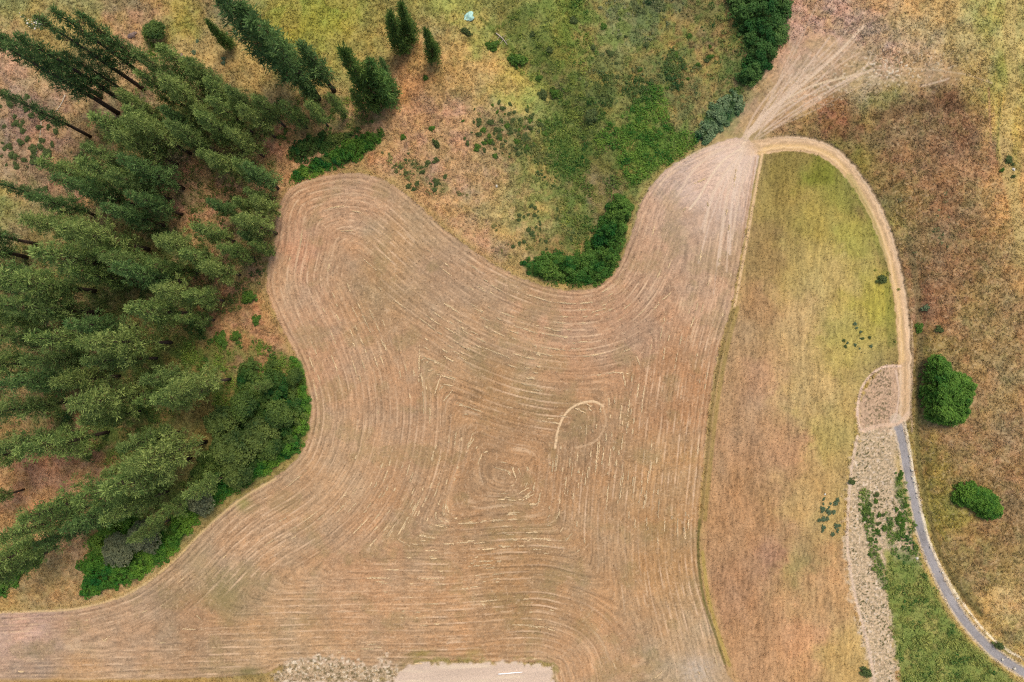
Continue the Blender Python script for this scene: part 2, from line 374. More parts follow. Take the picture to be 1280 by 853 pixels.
# light wheel marks and paths: (points, half width px, colour, alpha, wobble)
LINES = [
    ([(928, 182), (950, 150), (975, 128), (1005, 104), (1035, 78), (1058, 56), (1080, 32)], 1.7, (216, 190, 158), .75, 0),
    ([(930, 172), (958, 140), (990, 120), (1020, 106), (1060, 96), (1090, 88)], 1.3, (212, 188, 152), .75, 0),
    ([(1090, 88), (1140, 86), (1200, 92), (1240, 104)], 1.0, (204, 180, 144), .4, 0),
    ([(940, 165), (980, 132), (1030, 112), (1075, 92), (1092, 62)], 1.0, (206, 182, 150), .55, 0),
    ([(925, 180), (945, 140), (968, 110), (1000, 70)], 1.3, (208, 180, 150), .5, 0),
    ([(935, 168), (962, 128), (992, 98), (1030, 66)], 1.2, (208, 180, 150), .5, 0),
    ([(945, 160), (985, 112), (1020, 88), (1050, 62)], 1.1, (206, 178, 148), .45, 0),
    ([(950, 158), (1000, 118), (1045, 84), (1075, 66)], 1.1, (206, 178, 148), .45, 0),
    ([(1150, 108), (1175, 102), (1186, 98)], 1.2, (204, 180, 150), .5, 0),
    ([(928, 185), (905, 200), (888, 222), (874, 246), (862, 262)], 1.2, (222, 198, 166), .7, 0),
    ([(930, 184), (908, 214), (890, 245), (880, 290)], 1.6, (216, 190, 160), .5, 0),
    ([(932, 186), (915, 222), (905, 270), (898, 330)], 2.0, (212, 186, 156), .5, 0),
    ([(924, 180), (892, 192), (866, 214), (846, 246)], 1.4, (214, 188, 158), .5, 0),
    ([(918, 178), (880, 186), (848, 205), (824, 232)], 1.2, (212, 184, 152), .45, 0),
    ([(942, 190), (925, 240), (915, 300)], 1.4, (214, 188, 158), .45, 0),
    # line between field and meadow
    ([(953, 192), (944, 240), (932, 310), (918, 385)], 1.6, (218, 184, 138), .8, 0),
    ([(945, 196), (936, 250), (926, 310)], 1.0, (160, 124, 92), .5, 0),
    ([(918, 385), (902, 440), (890, 510), (882, 590), (875, 660)], 1.8, (118, 100, 56), .5, 0),
    ([(922, 385), (908, 440), (896, 510), (887, 590), (881, 650)], 2.5, (146, 128, 64), .4, 0),
    ([(874, 650), (873, 700), (880, 750), (893, 790), (906, 830)], 1.6, (104, 96, 48), .65, 0),
    ([(878, 690), (886, 750), (899, 795), (912, 832)], 2.2, (172, 150, 74), .5, 0),
    ([(1268, -30), (1262, 50), (1268, 110), (1258, 150), (1256, 200), (1270, 260), (1282, 330)], 7.5, (194, 170, 108), .5, 0),
    # stray loop in the field
    ([(694, 560), (698, 536), (708, 516), (724, 505), (742, 502), (754, 508)], 1.3, (236, 204, 158), .6, 0),
    ([(754, 508), (757, 530), (744, 552), (720, 560)], 1.2, (218, 184, 142), .36, 0),
    # turn-around loop
    ([(1126, 458), (1108, 458), (1092, 466), (1078, 484), (1072, 510), (1074, 534), (1082, 540)], 1.5, (226, 196, 168), .8, 0),
    ([(1120, 464), (1124, 490), (1120, 520), (1112, 532)], 1.3, (216, 188, 162), .6, 0),
    ([(1080, 538), (1100, 532), (1122, 530), (1136, 516)], 2.0, (216, 184, 152), .7, 0),
    ([(1072, 545), (1064, 590), (1060, 640), (1060, 690), (1070, 750), (1086, 810), (1094, 860)], 1.6, (216, 190, 162), .6, 0),
    ([(1140, 400), (1141, 450), (1139, 500), (1140, 540)], 1.0, (196, 168, 134), .6, 0),
    # field edge lines
    ([(-60, 766), (60, 764), (110, 758), (165, 740), (215, 703), (258, 660), (300, 625), (345, 598)], 1.3, (216, 184, 130), .65, 0),
    # right side
    ([(1236, 110), (1238, 160), (1240, 210)], 1.2, (198, 154, 112), .5, 0),
    ([(1245, 90), (1246, 150), (1250, 200)], 1.8, (196, 176, 96), .4, 0),
    ([(1252, 120), (1248, 160), (1246, 200)], 1.2, (124, 120, 66), .5, 0),
    ([(600, 22), (618, 40), (632, 55), (650, 66)], 1.8, (86, 92, 40), .6, 0),
    ([(1150, 470), (1146, 540), (1152, 600), (1168, 670), (1190, 722), (1226, 768)], 3.0, (112, 104, 60), .55, 0),
    ([(1162, 640), (1170, 680), (1186, 715), (1204, 745), (1220, 768)], 1.8, (98, 84, 52), .4, 0),
    ([(1062, 222), (1088, 272), (1104, 322), (1112, 380), (1114, 430)], 5.0, (112, 120, 50), .3, 0),
    ([(1135, 300), (1146, 360), (1150, 430), (1148, 470)], 4.0, (116, 104, 70), .5, 0),
]


_rl = random.Random(21)
for _k in range(20):
    _a = math.radians(_rl.uniform(24, 64)); _L = _rl.uniform(70, 215); _s = _rl.uniform(5, 40); _o = _rl.uniform(-9, 9); _c = _rl.uniform(-9, 9)
    _x0, _y0 = 932 + _o + _s * math.cos(_a), 178 - _s * math.sin(_a)
    _x1, _y1 = 932 + _L * math.cos(_a), 178 - _L * math.sin(_a)
    LINES.append(([(_x0, _y0), ((_x0 + _x1) / 2 + _c * math.sin(_a) * .6, (_y0 + _y1) / 2 + _c * math.cos(_a) * .6), (_x1, _y1)], _rl.uniform(.8, 1.2), (208, 182, 154), _rl.uniform(.3, .55), 0))
for _k in range(12):
    _a = math.radians(_rl.uniform(58, 100) + 5); _L = _rl.uniform(60, 190); _s = _rl.uniform(0, 40)
    _x0, _y0 = 928 - _s * math.cos(_a), 186 + _s * math.sin(_a)
    _x1, _y1 = 924 - _L * math.cos(_a), 186 + _L * math.sin(_a)
    LINES.append(([(_x0, _y0), ((_x0 + _x1) / 2 - 5, (_y0 + _y1) / 2 - 3), (_x1, _y1)], _rl.uniform(.8, 1.3), (216, 192, 166), _rl.uniform(.25, .5), 0))


def rough_pre(u, v):
    return sstep(1085, 1130, u) * sstep(110, 150, v)


def paint(u, v):
    """albedo, micro relief, region id for arrays of photo coordinates"""
    n = u.shape
    w1 = fbm(u / 22, v / 22, 1, 3) - .5; w2 = fbm(u / 22 + 40, v / 22, 2, 3) - .5
    j1 = vn(u / 4, v / 4, 3) - .5; j2 = vn(u / 4 + 9, v / 4, 4) - .5
    uu = u + w1 * 44 + j1 * 4; vv = v + w2 * 44 + j2 * 4
    ue = u + w1 * 9 + j1 * 3.5; ve = v + w2 * 9 + j2 * 3.5       # light edge warp
    col = np.stack([sample(G_base[..., i], uu, vv) for i in range(3)], -1)
    d_m = sample(D_mead, ue, ve)
    d_f = sample(D_field, u, v)
    d_fe = sample(D_field, u + j1 * 2.5, v + j2 * 2.5)
    z = np.zeros(n, F)

    def mix(c, a):
        nonlocal col
        a = np.clip(a, 0, 1)[..., None]
        col = col * (1 - a) + np.asarray(c, F) * a

    # --- rough pasture texture
    n_mid = fbm(u / 9, v / 9, 6, 3)
    n_fin = vn(u / 2.1 + 3 * w1, v / 2.1, 8)
    n_fin2 = vn(u / 1.25, v / 1.25, 9)
    wht = np.random.default_rng(3).random(n).astype(F)
    n_str = vn((u * .8 + v * .6) / 1.5, (v * .8 - u * .6) / 5.5, 10)
    n_str2 = vn((u * .5 - v * .86) / 1.4, (v * .5 + u * .86) / 5.5, 11)
    n_big = fbm(u / 45, v / 45, 12, 3)
    t = 1.06 + .60 * (n_mid - .5) + .30 * (n_fin - .5) + .20 * (n_fin2 - .5) + .30 * (n_str - .5) + .30 * (n_str2 - .5) + .28 * (n_big - .5) + .16 * (wht - .5)
    # pasture: greenish / reddish drift
    hue = .9 * (fbm(u / 14 + 50, v / 14, 13, 4) - .5) + .8 * (fbm(u / 42 + 20, v / 42, 72, 2) - .5)
    tint = np.stack([1 + .30 * hue, np.ones(n, F), 1 - .3 * hue], -1)
    pas = col * t[..., None] * tint
    rp = sstep(.52, .66, fbm(u / 18 + 70, v / 18, 74, 3)) * rough_pre(u, v) * .28
    pas = pas + (srgb(158, 112, 84) * t[..., None] - pas) * rp[..., None]
    mg = sstep(.46, .62, .55 * fbm(u / 8, v / 8, 53, 3) + .45 * fbm(u / 36, v / 36, 54, 2))
    topc = sstep(600, 690, u) * sstep(960, 900, u) * sstep(330, 260, v)
    amt = mg * (.18 + .55 * topc)
    pas = pas + (srgb(108, 126, 60) * (.8 + .4 * n_fin[..., None]) - pas) * amt[..., None]
    og2 = sstep(.5, .66, fbm(u / 26 + 30, v / 26, 55, 3)) * .3
    pas = pas + (srgb(184, 150, 84) * t[..., None] - pas) * (og2 * sstep(.2, .0, rough_pre(u, v)))[..., None]
    # dark twiggy specks and straw flecks of the pasture
    sp = sstep(.70, .84, vn(u / 2.6 + 7, v / 2.6, 14)) * sstep(.42, .62, fbm(u / 30, v / 30, 15, 2))
    rough = sstep(1085, 1130, u) * sstep(110, 150, v)
    pas = pas * (1 - (.34 * sp)[..., None])
    curl = 1 - np.abs(2 * vn(u / 3.6 + 3 * w2, v / 3.6, 16) - 1)
    fl = sstep(.80, .98, curl) * sstep(.3, .7, n_fin) * (.15 + .55 * rough)
    pas = pas + (srgb(205, 180, 140) - pas) * (fl * .5)[..., None]
    dk = sstep(.30, .06, curl) * sstep(.65, .3, n_fin) * (.1 + .5 * rough)
    pas = pas * (1 - (dk * .55)[..., None])
    z += .28 * (n_mid - .5) + .07 * (n_fin - .5)
    # --- meadow, finer vertical grain
    g1 = vn(u / 1.5 + .25 * (v / 9), v / 7, 17); g2 = vn(u / 3.8 - .3 * (v / 22), v / 26, 18)
    g3 = fbm(u / 14, v / 26, 19, 3)
    tm = 1 + .42 * (g1 - .5) + .26 * (g2 - .5) + .36 * (g3 - .5) + .26 * (n_fin2 - .5) + .22 * (n_fin - .5) + .3 * (wht - .5)
    hm = fbm(u / 20, v / 34, 20, 3) - .5
    mea = col * tm[..., None] * np.stack([1 + .14 * hm, np.ones(n, F), 1.12 - .2 * hm], -1)
    am = sstep(-1.5, 1.5, d_m)
    col = pas * (1 - am[..., None]) + mea * am[..., None]
    z *= 1 - .75 * am

    # dark weeds clinging to the bottom of the pink slope etc. are geometry; dusty halo round the field
    halo = sstep(-14, -3, d_fe) * sstep(1, -1, d_fe) * sstep(960, 900, u)
    mix(srgb(186, 158, 98), halo * .45 * (.4 + n_mid))
    gr = sstep(-5, -2.5, d_fe) * sstep(1.5, -.5, d_fe)
    mix(srgb(150, 132, 74), gr * .35 * sstep(.4, .6, n_mid) * sstep(900, 840, u))

    # --- mown field
    cf = np.stack([sample(G_field[..., i], uu, vv) for i in range(3)], -1)
    s = near(S_f, u, v); d = sample(D_rows, u, v) + (1.8 + 26 * sstep(180, 235, sample(D_rows, u, v))) * (fbm(u / 40, v / 40, 21, 2) - .5)
    r1 = vn(s / 17, d / 1.45, 22); r2 = vn(s / 70, d / 2.0, 23); r3 = vn(s / 7, d / 1.3 + .5, 24)
    ph = (d + 2.2 * (vn(s / 80, d / 30, 25) - .5)) / 8.3
    per = np.cos(2 * math.pi * ph); per2 = np.cos(4 * math.pi * ph + 1)
    patch = fbm(u / 34, v / 34, 26, 3)
    amp = .5 + .9 * sstep(.35, .65, patch)
    tf = .97 + .26 * (r1 - .5) * amp + .09 * (r2 - .5) * amp + .34 * (r3 - .5) + .20 * (n_fin - .5) + .18 * (n_fin2 - .5) + .22 * (wht - .5) + .22 * (patch - .5)
    hf = fbm(u / 26 + 20, v / 26, 27, 3) - .5
    fi = cf * tf[..., None] * np.stack([1 + .22 * hf, np.ones(n, F), 1 - .22 * hf], -1)
    # olive stubble patches, straw lines, dark flecks
    ol = sstep(.54, .70, fbm(u / 30 + 11, v / 30, 28, 3)) * .32 * (.4 + n_fin)
    fi = fi + (srgb(138, 124, 80) - fi) * ol[..., None]
    # long pale straw lines along the rows
    sl = sstep(.66, .88, vn(s / 34, d / 1.5, 29)) * sstep(.45, .7, vn(s / 12, d / 9, 30)) * sstep(.3, .6, patch)
    fi = fi + (srgb(222, 190, 150) - fi) * (sl * .45)[..., None]
    # one pale line of raked straw per machine pass, broken up along its length
    fade = (1 - .6 * sstep(160, 215, d)) * sstep(.72, .96, sample(GMAG, u, v)) * (.55 + .9 * sstep(.35, .65, fbm(u / 55 + 3, v / 55, 71, 2)))
    pl = sstep(.62, .95, per) * (.12 + .88 * sstep(.38, .66, vn(s / 13, np.rint(ph) * 1.7, 56))) * (.45 + .55 * sstep(.3, .6, patch)) * fade
    fi = fi + (srgb(218, 184, 146) - fi) * (pl * .68 * (.5 + .5 * vn(s / 5, d / 1.2, 57)))[..., None]
    pd = sstep(.7, .97, np.cos(2 * math.pi * (ph + .22))) * (.2 + .8 * sstep(.4, .7, vn(s / 26, np.rint(ph + .22) * 1.3 + 9, 58))) * fade
    fi = fi * (1 - (.17 * pd)[..., None])
    dl = sstep(.68, .88, vn(s / 40, d / 1.5, 31)) * sstep(.4, .7, vn(s / 14, d / 10, 32))
    fi = fi * (1 - (.15 * dl)[..., None])
    fkl = sstep(.74, .90, vn(u / 1.5, v / 1.5, 33))
    fi = fi + (srgb(222, 190, 150) - fi) * (fkl * .35)[..., None]
    fkd = sstep(.80, .93, vn(u / 1.6, v / 1.6, 34)) * sstep(.4, .65, patch)
    fi = fi * (1 - (.3 * fkd)[..., None])
    # edge furrows
    ed = sstep(26, 0, d_f)
    fi = fi * (1 - (.16 * ed * sstep(.2, .9, np.cos(2 * math.pi * d_f / 6.2)))[..., None])
    fi = fi + (srgb(206, 172, 130) - fi) * (.25 * ed * sstep(.2, .9, -np.cos(2 * math.pi * d_f / 6.2)))[..., None]
    # worn pale dust where the tracks meet
    dust = np.exp(-(((u - 920) / 42) ** 2 + ((v - 200) / 34) ** 2)) + .45 * np.exp(-(((u - 890) / 40) ** 2 + ((v - 262) / 45) ** 2))
    fi = fi + (srgb(214, 188, 164) - fi) * (np.clip(dust, 0, 1) * (.35 + .5 * n_fin2))[..., None]
    af = sstep(-1.2, 1.2, d_fe)
    col = col * (1 - af[..., None]) + fi * af[..., None]
    z = z * (1 - af) + af * (.012 * per + .03 * (r1 - .5) + .02 * (r2 - .5) + .05 * (n_fin - .5))

    # --- pale fan of tracks over the slope
    d_fan = sample(D_fan, ue, ve)
    af2 = sstep(-22, 22, d_fan + 30 * w1) * (1 - af)
    mix(srgb(180, 150, 118) * (1 + .5 * (n_fin2[..., None] - .5) + .4 * (n_fin[..., None] - .5)), af2 * .42)
    z = z * (1 - .7 * af2)
    pk = vn(u / 2.3, v / 2.3, 35)
    reg = np.exp(-(((u - 1120) / 70) ** 2 + ((v - 85) / 22) ** 2)) + .6 * np.exp(-(((u - 1020) / 50) ** 2 + ((v - 112) / 24) ** 2))
    mix(srgb(222, 206, 176), sstep(.68, .86, pk) * reg * .9)
    mix(srgb(104, 94, 60), sstep(.66, .84, vn(u / 2.3 + 4, v / 2.3, 36)) * reg * .9)
    z += sstep(.6, .86, pk) * np.minimum(reg, 1) * .15
    # reddish / dark band at the head of the brown slope
    bd = np.exp(-((v - (138 + 6 * np.sin(u / 40))) / 7) ** 2) * sstep(1080, 1110, u) * sstep(1236, 1222, u)
    mix(srgb(84, 66, 42), bd * .45 * (.4 + n_fin))

    # --- turn-around loop and washed strip
    d_l = sample(D_loop, ue + 4 * j1, ve + 4 * j2)
    al = sstep(-3, 3, d_l)
    mix(srgb(194, 162, 132) * (1 + .4 * (n_fin[..., None] - .5)), al * .9)
    mix(srgb(96, 88, 58), al * sstep(.54, .70, .8 * vn(u / 1.5, v / 1.7, 37) + .2 * wht) * sstep(10, 4, np.abs(u - 1098) - 10) * .75)
    d_w = sample(D_wash, ue + 9 * j1 + 10 * w2, ve + 9 * j2)
    aw = sstep(-3.5, 3, d_w + 2 * (wht - .5))
    mix(srgb(198, 174, 140) * (1 + .3 * (n_fin2[..., None] - .5) + .2 * (wht[..., None] - .5)), aw * .92)
    wk = .75 * vn(u / 1.45, v / 1.45, 38) + .25 * wht
    mix(srgb(92, 88, 54), aw * sstep(.56, .70, wk) * sstep(-1, 6, d_w) * (.55 + .5 * sstep(.4, .6, vn(u / 12, v / 24, 39))))
    mix(srgb(232, 212, 186), aw * sstep(.74, .86, vn(u / 1.7, v / 1.7, 40)) * .6)
    z += aw * (.25 * (wk - .5))
    d_g = sample(D_gse, ue, ve)
    ag = sstep(-2, 3, d_g)
    mix(srgb(126, 140, 66) * (1 + .7 * (n_mid[..., None] - .5) + .4 * (n_fin2[..., None] - .5) + .3 * (wht[..., None] - .5)), ag * .85)
    mix(srgb(176, 164, 96), ag * sstep(.56, .7, fbm(u / 14, v / 20, 41, 2)) * .55)

    # --- dirt track
    d_t = sample(np.minimum(D_track, 400), u, v) + (j1 * 2.6) + 1.6 * w1
    st = near(S_track, u, v)
    wt = 9.2 - 1.2 * sstep(200, 380, st)
    d_t = d_t + 3.0 * (vn(u / 6, v / 6, 52) - .5) * sstep(40, 0, st)
    at = sstep(wt + 1.5, wt - 1.2, d_t) * sstep(-2, 30, st)
    side = sample(D_mead, u, v)          # > 0 on the inner side; inner rut is the orange one
    tc = srgb(204, 170, 130) * (1 + .2 * (vn(st / 34, d_t / 1.0, 42)[..., None] - .5) * 2 + .16 * (vn(st / 9, d_t / 1.6, 50)[..., None] - .5) * 2 + .24 * (n_fin2[..., None] - .5) + .16 * (wht[..., None] - .5))
    mix(tc, at * .95)
    innr = sstep(-8.5, -3, side) * sstep(3, -1, side)
    mix(srgb(222, 184, 122), at * innr * .7)
    mix(srgb(226, 196, 156), at * sstep(1.8, .5, np.abs(d_t - 4.2)) * .5 * (.4 + .6 * vn(st / 16, st * 0, 43)))
    mix(srgb(168, 142, 100), at * sstep(2.2, .6, d_t) * .55 * (.3 + .7 * n_fin))
    mix(srgb(150, 122, 88), at * sstep(1.2, .3, np.abs(d_t - 6.4)) * .35 * n_mid * 1.6)
    edge = sstep(2.2, .6, np.abs(d_t - wt - .6)) * sstep(-8, -14, side) * sstep(30, 70, st)
    mix(srgb(104, 90, 66), edge * .5)
    edge2 = sstep(1.4, .4, np.abs(d_t - wt + 2.2)) * sstep(-8, -14, side) * sstep(30, 70, st)
    mix(srgb(226, 200, 166), edge2 * .55)
    z = z * (1 - at * .8) - at * .12

    # --- gravel road and its verges
    d_r = sample(np.minimum(D_road, 400), u, v)
    srr = near(S_road, u, v)
    verge = sstep(17, 9, d_r + 2 * j1)
    mix(srgb(196, 168, 98), verge * .6 * sstep(30, 60, srr) * sstep(sample(D_roadr, u, v) * 0 + 3, 7, sample(np.minimum(D_roadr, 400), u, v)))
    pale = sstep(8.5, 6.5, d_r + j1 * 1.5)
    mix(srgb(206, 186, 158) * (1 + .3 * (n_fin2[..., None] - .5)), pale * .75)
    ar = sstep(5.6, 4.4, d_r + j1 * .8) * sstep(2, 12, srr)
    gc = srgb(150, 145, 142) * (1 + .5 * (fbm(srr / 14, d_r / 5, 73, 3)[..., None] - .5) + .25 * (vn(srr / 12, d_r / 1.1, 44)[..., None] - .5) + .2 * (n_fin2[..., None] - .5))
    mix(gc, ar * .95)
    drr = sample(np.minimum(D_roadr, 400), u, v)
    wl = sstep(2.0, .9, drr) * (.45 + .55 * sstep(.3, .6, vn(srr / 7, srr * 0, 45)))
    mix(srgb(238, 222, 190), wl * .8)
    z = z * (1 - .85 * ar) - .08 * ar + wl * .06

    # --- bottom bare ground and pebbly spill
    d_p = sample(D_peb, ue + 12 * j1 + 16 * w1, ve + 10 * j2 + 10 * w2); ap = sstep(-5, 4, d_p)
    mix(srgb(196, 172, 142), ap * .7)
    mix(srgb(112, 100, 66), ap * sstep(.55, .7, vn(u / 2.4, v / 2.2, 46)) * .8)
    mix(srgb(232, 214, 184), ap * sstep(.62, .76, vn(u / 2.2, v / 2.2, 47)) * .7)
    d_b = sample(D_bare, u + j1 * 6, v + j2 * 6 + 5 * w1); ab = sstep(-2, 2.5, d_b) * (.75 + .25 * sstep(-1, 3, d_b + 4 * (n_fin - .5)))
    rip = vn(u / 40, (v + .1 * u) / 2.2, 48)
    mix(srgb(206, 182, 158) * (1 + .16 * (rip[..., None] - .5) + .10 * (n_fin2[..., None] - .5)), ab * .96)
    mix(srgb(226, 206, 172), ab * sstep(.5, .8, fbm(u / 40, v / 6, 49, 2)) * .4)
    z *= 1 - .8 * ab
    weeds = sstep(5, 1, np.abs(d_b + 3)) * (1 - ab) * sstep(495, 515, u)
    mix(srgb(136, 128, 72), weeds * .6 * sstep(.35, .6, n_mid))
    og = sstep(846, 852, v + 3 * w1) * sstep(330, 240, u)
    mix(srgb(172, 136, 72), og * .6)
    gb = np.exp(-(((u - 312) / 16) ** 2 + ((v - 840) / 6) ** 2))
    mix(srgb(112, 108, 62), gb * .7)
    # grey disturbed soil at the lower right corner of the field
    gs = np.exp(-(((u - 872) / 22) ** 2 + ((v - 838) / 20) ** 2)) * af
    mix(srgb(188, 172, 152), gs * (.3 + .7 * n_fin) * .8)
    # green stain by the wood edge in the field and by the bare patch
    for (a, b, ra, rb, c, al_) in ((302, 630, 9, 10, (150, 148, 78), .6), (526, 818, 14, 5, (128, 120, 50), .65), (285, 745, 16, 14, (134, 122, 76), .5), (592, 818, 10, 5, (150, 136, 70), .5),
                                   (250, 700, 12, 12, (176, 152, 106), .4), (400, 22, 60, 14, (150, 150, 66), .3), (705, 30, 14, 50, (122, 132, 48), .5), (1258, 76, 9, 18, (150, 156, 62), .5), (1270, 200, 9, 60, (180, 172, 84), .4)):
        mix(srgb(*c), np.exp(-(((ue - a) / ra) ** 2 + ((ve - b) / rb) ** 2)) * al_)
    # --- traced lines
    for (pts, hw, c, al_, _) in LINES_D:
        dd = sample(pts, u + j1 * .5, v + j2 * .5)
        m = dd < hw * 2.2
        a = sstep(hw * 1.5, hw * .6, dd) * min(1, al_ * 1.55) * (.65 + .35 * n_fin2)
        a = np.where(m, a, 0)
        mix(srgb(*c), a)
    # --- green floor under the vegetation
    for (dp, ca) in COVER_D:
        dd = sample(dp, ue, ve)
        a = sstep(-3, 5, dd)
        mix(ca, a * .55 * sstep(.38, .62, n_mid * .6 + .4 * fbm(u / 20, v / 20, 51, 2)))
    for (dp, ca) in THICK_D:
        mix(ca, sstep(-2, 2, sample(dp, ue, ve)) * .85)
    # region
    rid = np.zeros(n, np.int8)
    rid[d_m > 0] = 2
    rid[d_f > 0] = 1
    rid[d_w > 0] = 6
    rid[d_l > 0] = 6
    rid[at > .5] = 3
    rid[ar > .5] = 4
    rid[ab > .5] = 5
    return np.clip(col, .004, .8), z, rid


LINES_D = [(np.minimum(linedist(spline(p, False, 6), False, 14), 400), hw, c, al_, x) for p, hw, c, al_, x in LINES]
COVER_P = [sdf(p, True, 30) for p, *_ in COVER]
THICK_P = [sdf(t[1], True, 30) for t in THICKETS]
COVER_D = [(COVER_P[i], (srgb(*COVER[i][3]) * .5 + srgb(*COVER[i][4]) * .5) if COVER[i][1] >= .2 else None) for i in range(len(COVER))]
COVER_D = [c for c in COVER_D if c[1] is not None]
THICK_D = [(THICK_P[i], srgb(*THICKETS[i][3])) for i in range(len(THICKETS))]


# ------------------------------------------------------------------ materials
def new_mat(name, rough=.9, attr=True, color=(.5, .5, .5), spec=.2, fine=0.0, bump=0.0, scale=6.0, transl=0.0):
    m = bpy.data.materials.new(name)
    m.use_nodes = True
    nt = m.node_tree
    b = nt.nodes['Principled BSDF']
    b.inputs['Roughness'].default_value = rough
    b.inputs['Specular IOR Level'].default_value = spec
    if attr:
        a = nt.nodes.new('ShaderNodeAttribute'); a.attribute_name = 'Col'
        src = a.outputs['Color']
    else:
        a = nt.nodes.new('ShaderNodeRGB'); a.outputs[0].default_value = (*color, 1)
        src = a.outputs[0]
    geo = nt.nodes.new('ShaderNodeNewGeometry')
    if fine:
        n = nt.nodes.new('ShaderNodeTexNoise'); n.inputs['Scale'].default_value = scale; n.inputs['Detail'].default_value = 4
        n.inputs['Roughness'].default_value = .7
        nt.links.new(geo.outputs['Position'], n.inputs['Vector'])
        mr = nt.nodes.new('ShaderNodeMapRange'); mr.inputs['From Min'].default_value = .25; mr.inputs['From Max'].default_value = .75
        mr.inputs['To Min'].default_value = 1 - fine; mr.inputs['To Max'].default_value = 1 + fine
        nt.links.new(n.outputs['Fac'], mr.inputs['Value'])
        mx = nt.nodes.new('ShaderNodeMix'); mx.data_type = 'RGBA'; mx.blend_type = 'MULTIPLY'; mx.inputs[0].default_value = 1
        nt.links.new(src, mx.inputs[6]); nt.links.new(mr.outputs[0], mx.inputs[7])
        src = mx.outputs[2]
        if bump:
            bp = nt.nodes.new('ShaderNodeBump'); bp.inputs['Strength'].default_value = 1; bp.inputs['Distance'].default_value = bump
            nt.links.new(n.outputs['Fac'], bp.inputs['Height']); nt.links.new(bp.outputs[0], b.inputs['Normal'])
    nt.links.new(src, b.inputs['Base Color'])
    if transl:
        t = nt.nodes.new('ShaderNodeBsdfTranslucent'); nt.links.new(src, t.inputs['Color'])
        mxs = nt.nodes.new('ShaderNodeMixShader'); mxs.inputs[0].default_value = transl
        out = nt.nodes['Material Output']
        nt.links.new(b.outputs[0], mxs.inputs[1]); nt.links.new(t.outputs[0], mxs.inputs[2]); nt.links.new(mxs.outputs[0], out.inputs[0])
    return m


M_ground = new_mat('dry_soil', fine=.22, bump=.05, scale=5.5, spec=.1)
M_leaf = new_mat('leaves', rough=.7, spec=.25, transl=.4)
M_grass = new_mat('grass_blades', rough=.9, spec=.1, transl=.15)
M_bark = new_mat('bark', attr=False, color=(.07, .048, .035), fine=.4, bump=.04, scale=9, spec=.1)
M_wood = new_mat('weathered_wood', attr=False, color=(.36, .30, .22), fine=.3, bump=.02, scale=9, spec=.1)
M_rock = new_mat('pale_rock', attr=False, color=(.46, .42, .33), fine=.3, bump=.05, scale=5, spec=.1)
M_rock2 = new_mat('brown_rock', attr=False, color=(.17, .12, .10), fine=.4, bump=.05, scale=5, spec=.1)
M_tarp = new_mat('teal_tarp', attr=False, color=(.30, .48, .40), fine=.15, bump=.03, scale=3, spec=.4, rough=.5)
M_pipe = new_mat('white_pipe', attr=False, color=(.8, .79, .75), fine=.06, scale=5, spec=.4, rough=.5)


# ------------------------------------------------------------------ mesh helpers
def make_mesh(name, V, Fc, mat, col=None, smooth=False):
    V = np.asarray(V, F); Fc = np.asarray(Fc, np.int32)
    me = bpy.data.meshes.new(name)
    k = Fc.shape[1]
    me.vertices.add(len(V)); me.vertices.foreach_set('co', V.ravel())
    me.loops.add(Fc.size); me.loops.foreach_set('vertex_index', Fc.ravel())
    me.polygons.add(len(Fc))
    me.polygons.foreach_set('loop_start', np.arange(0, Fc.size, k, dtype=np.int32))
    me.polygons.foreach_set('loop_total', np.full(len(Fc), k, np.int32))
    if smooth:
        me.polygons.foreach_set('use_smooth', np.ones(len(Fc), bool))
    me.materials.append(mat)
    if col is not None:
        ca = me.color_attributes.new('Col', 'FLOAT_COLOR', 'POINT')
        c4 = np.ones((len(V), 4), F); c4[:, :3] = col
        ca.data.foreach_set('color', c4.ravel())
    me.update(calc_edges=True)
    me.validate()
    return me


def link(name, me, parent=None, loc=(0, 0, 0), rot=(0, 0, 0), scale=(1, 1, 1), **props):
    o = bpy.data.objects.new(name, me)
    COL.objects.link(o)
    if parent:
        o.parent = parent
    o.location = loc; o.rotation_euler = rot; o.scale = scale
    for k_, v_ in props.items():
        o[k_] = v_
    return o


def unit(v):
    return v / np.maximum(np.linalg.norm(v, axis=-1, keepdims=True), 1e-6)


def leaf_quads(P, N, size, aspect, R, along=None):
    """quads centred at P with normal ~N; 'along' gives the long axis"""
    n = len(P)
    if along is None:
        along = unit(np.cross(N, R.normal(size=(n, 3))))
    A = along
    B = unit(np.cross(N, A))
    s = np.asarray(size, F).reshape(-1, 1)
    a = A * s; b = B * s * np.asarray(aspect).reshape(-1, 1) if np.ndim(aspect) else B * s * aspect
    # a pointed leaf: 4 verts diamond-ish
    v = np.stack([P - a, P + b * 1.0 - a * .1, P + a, P - b * 1.0 - a * .1], 1).reshape(-1, 3)
    f = np.arange(4 * n, dtype=np.int32).reshape(-1, 4)
    return v, f


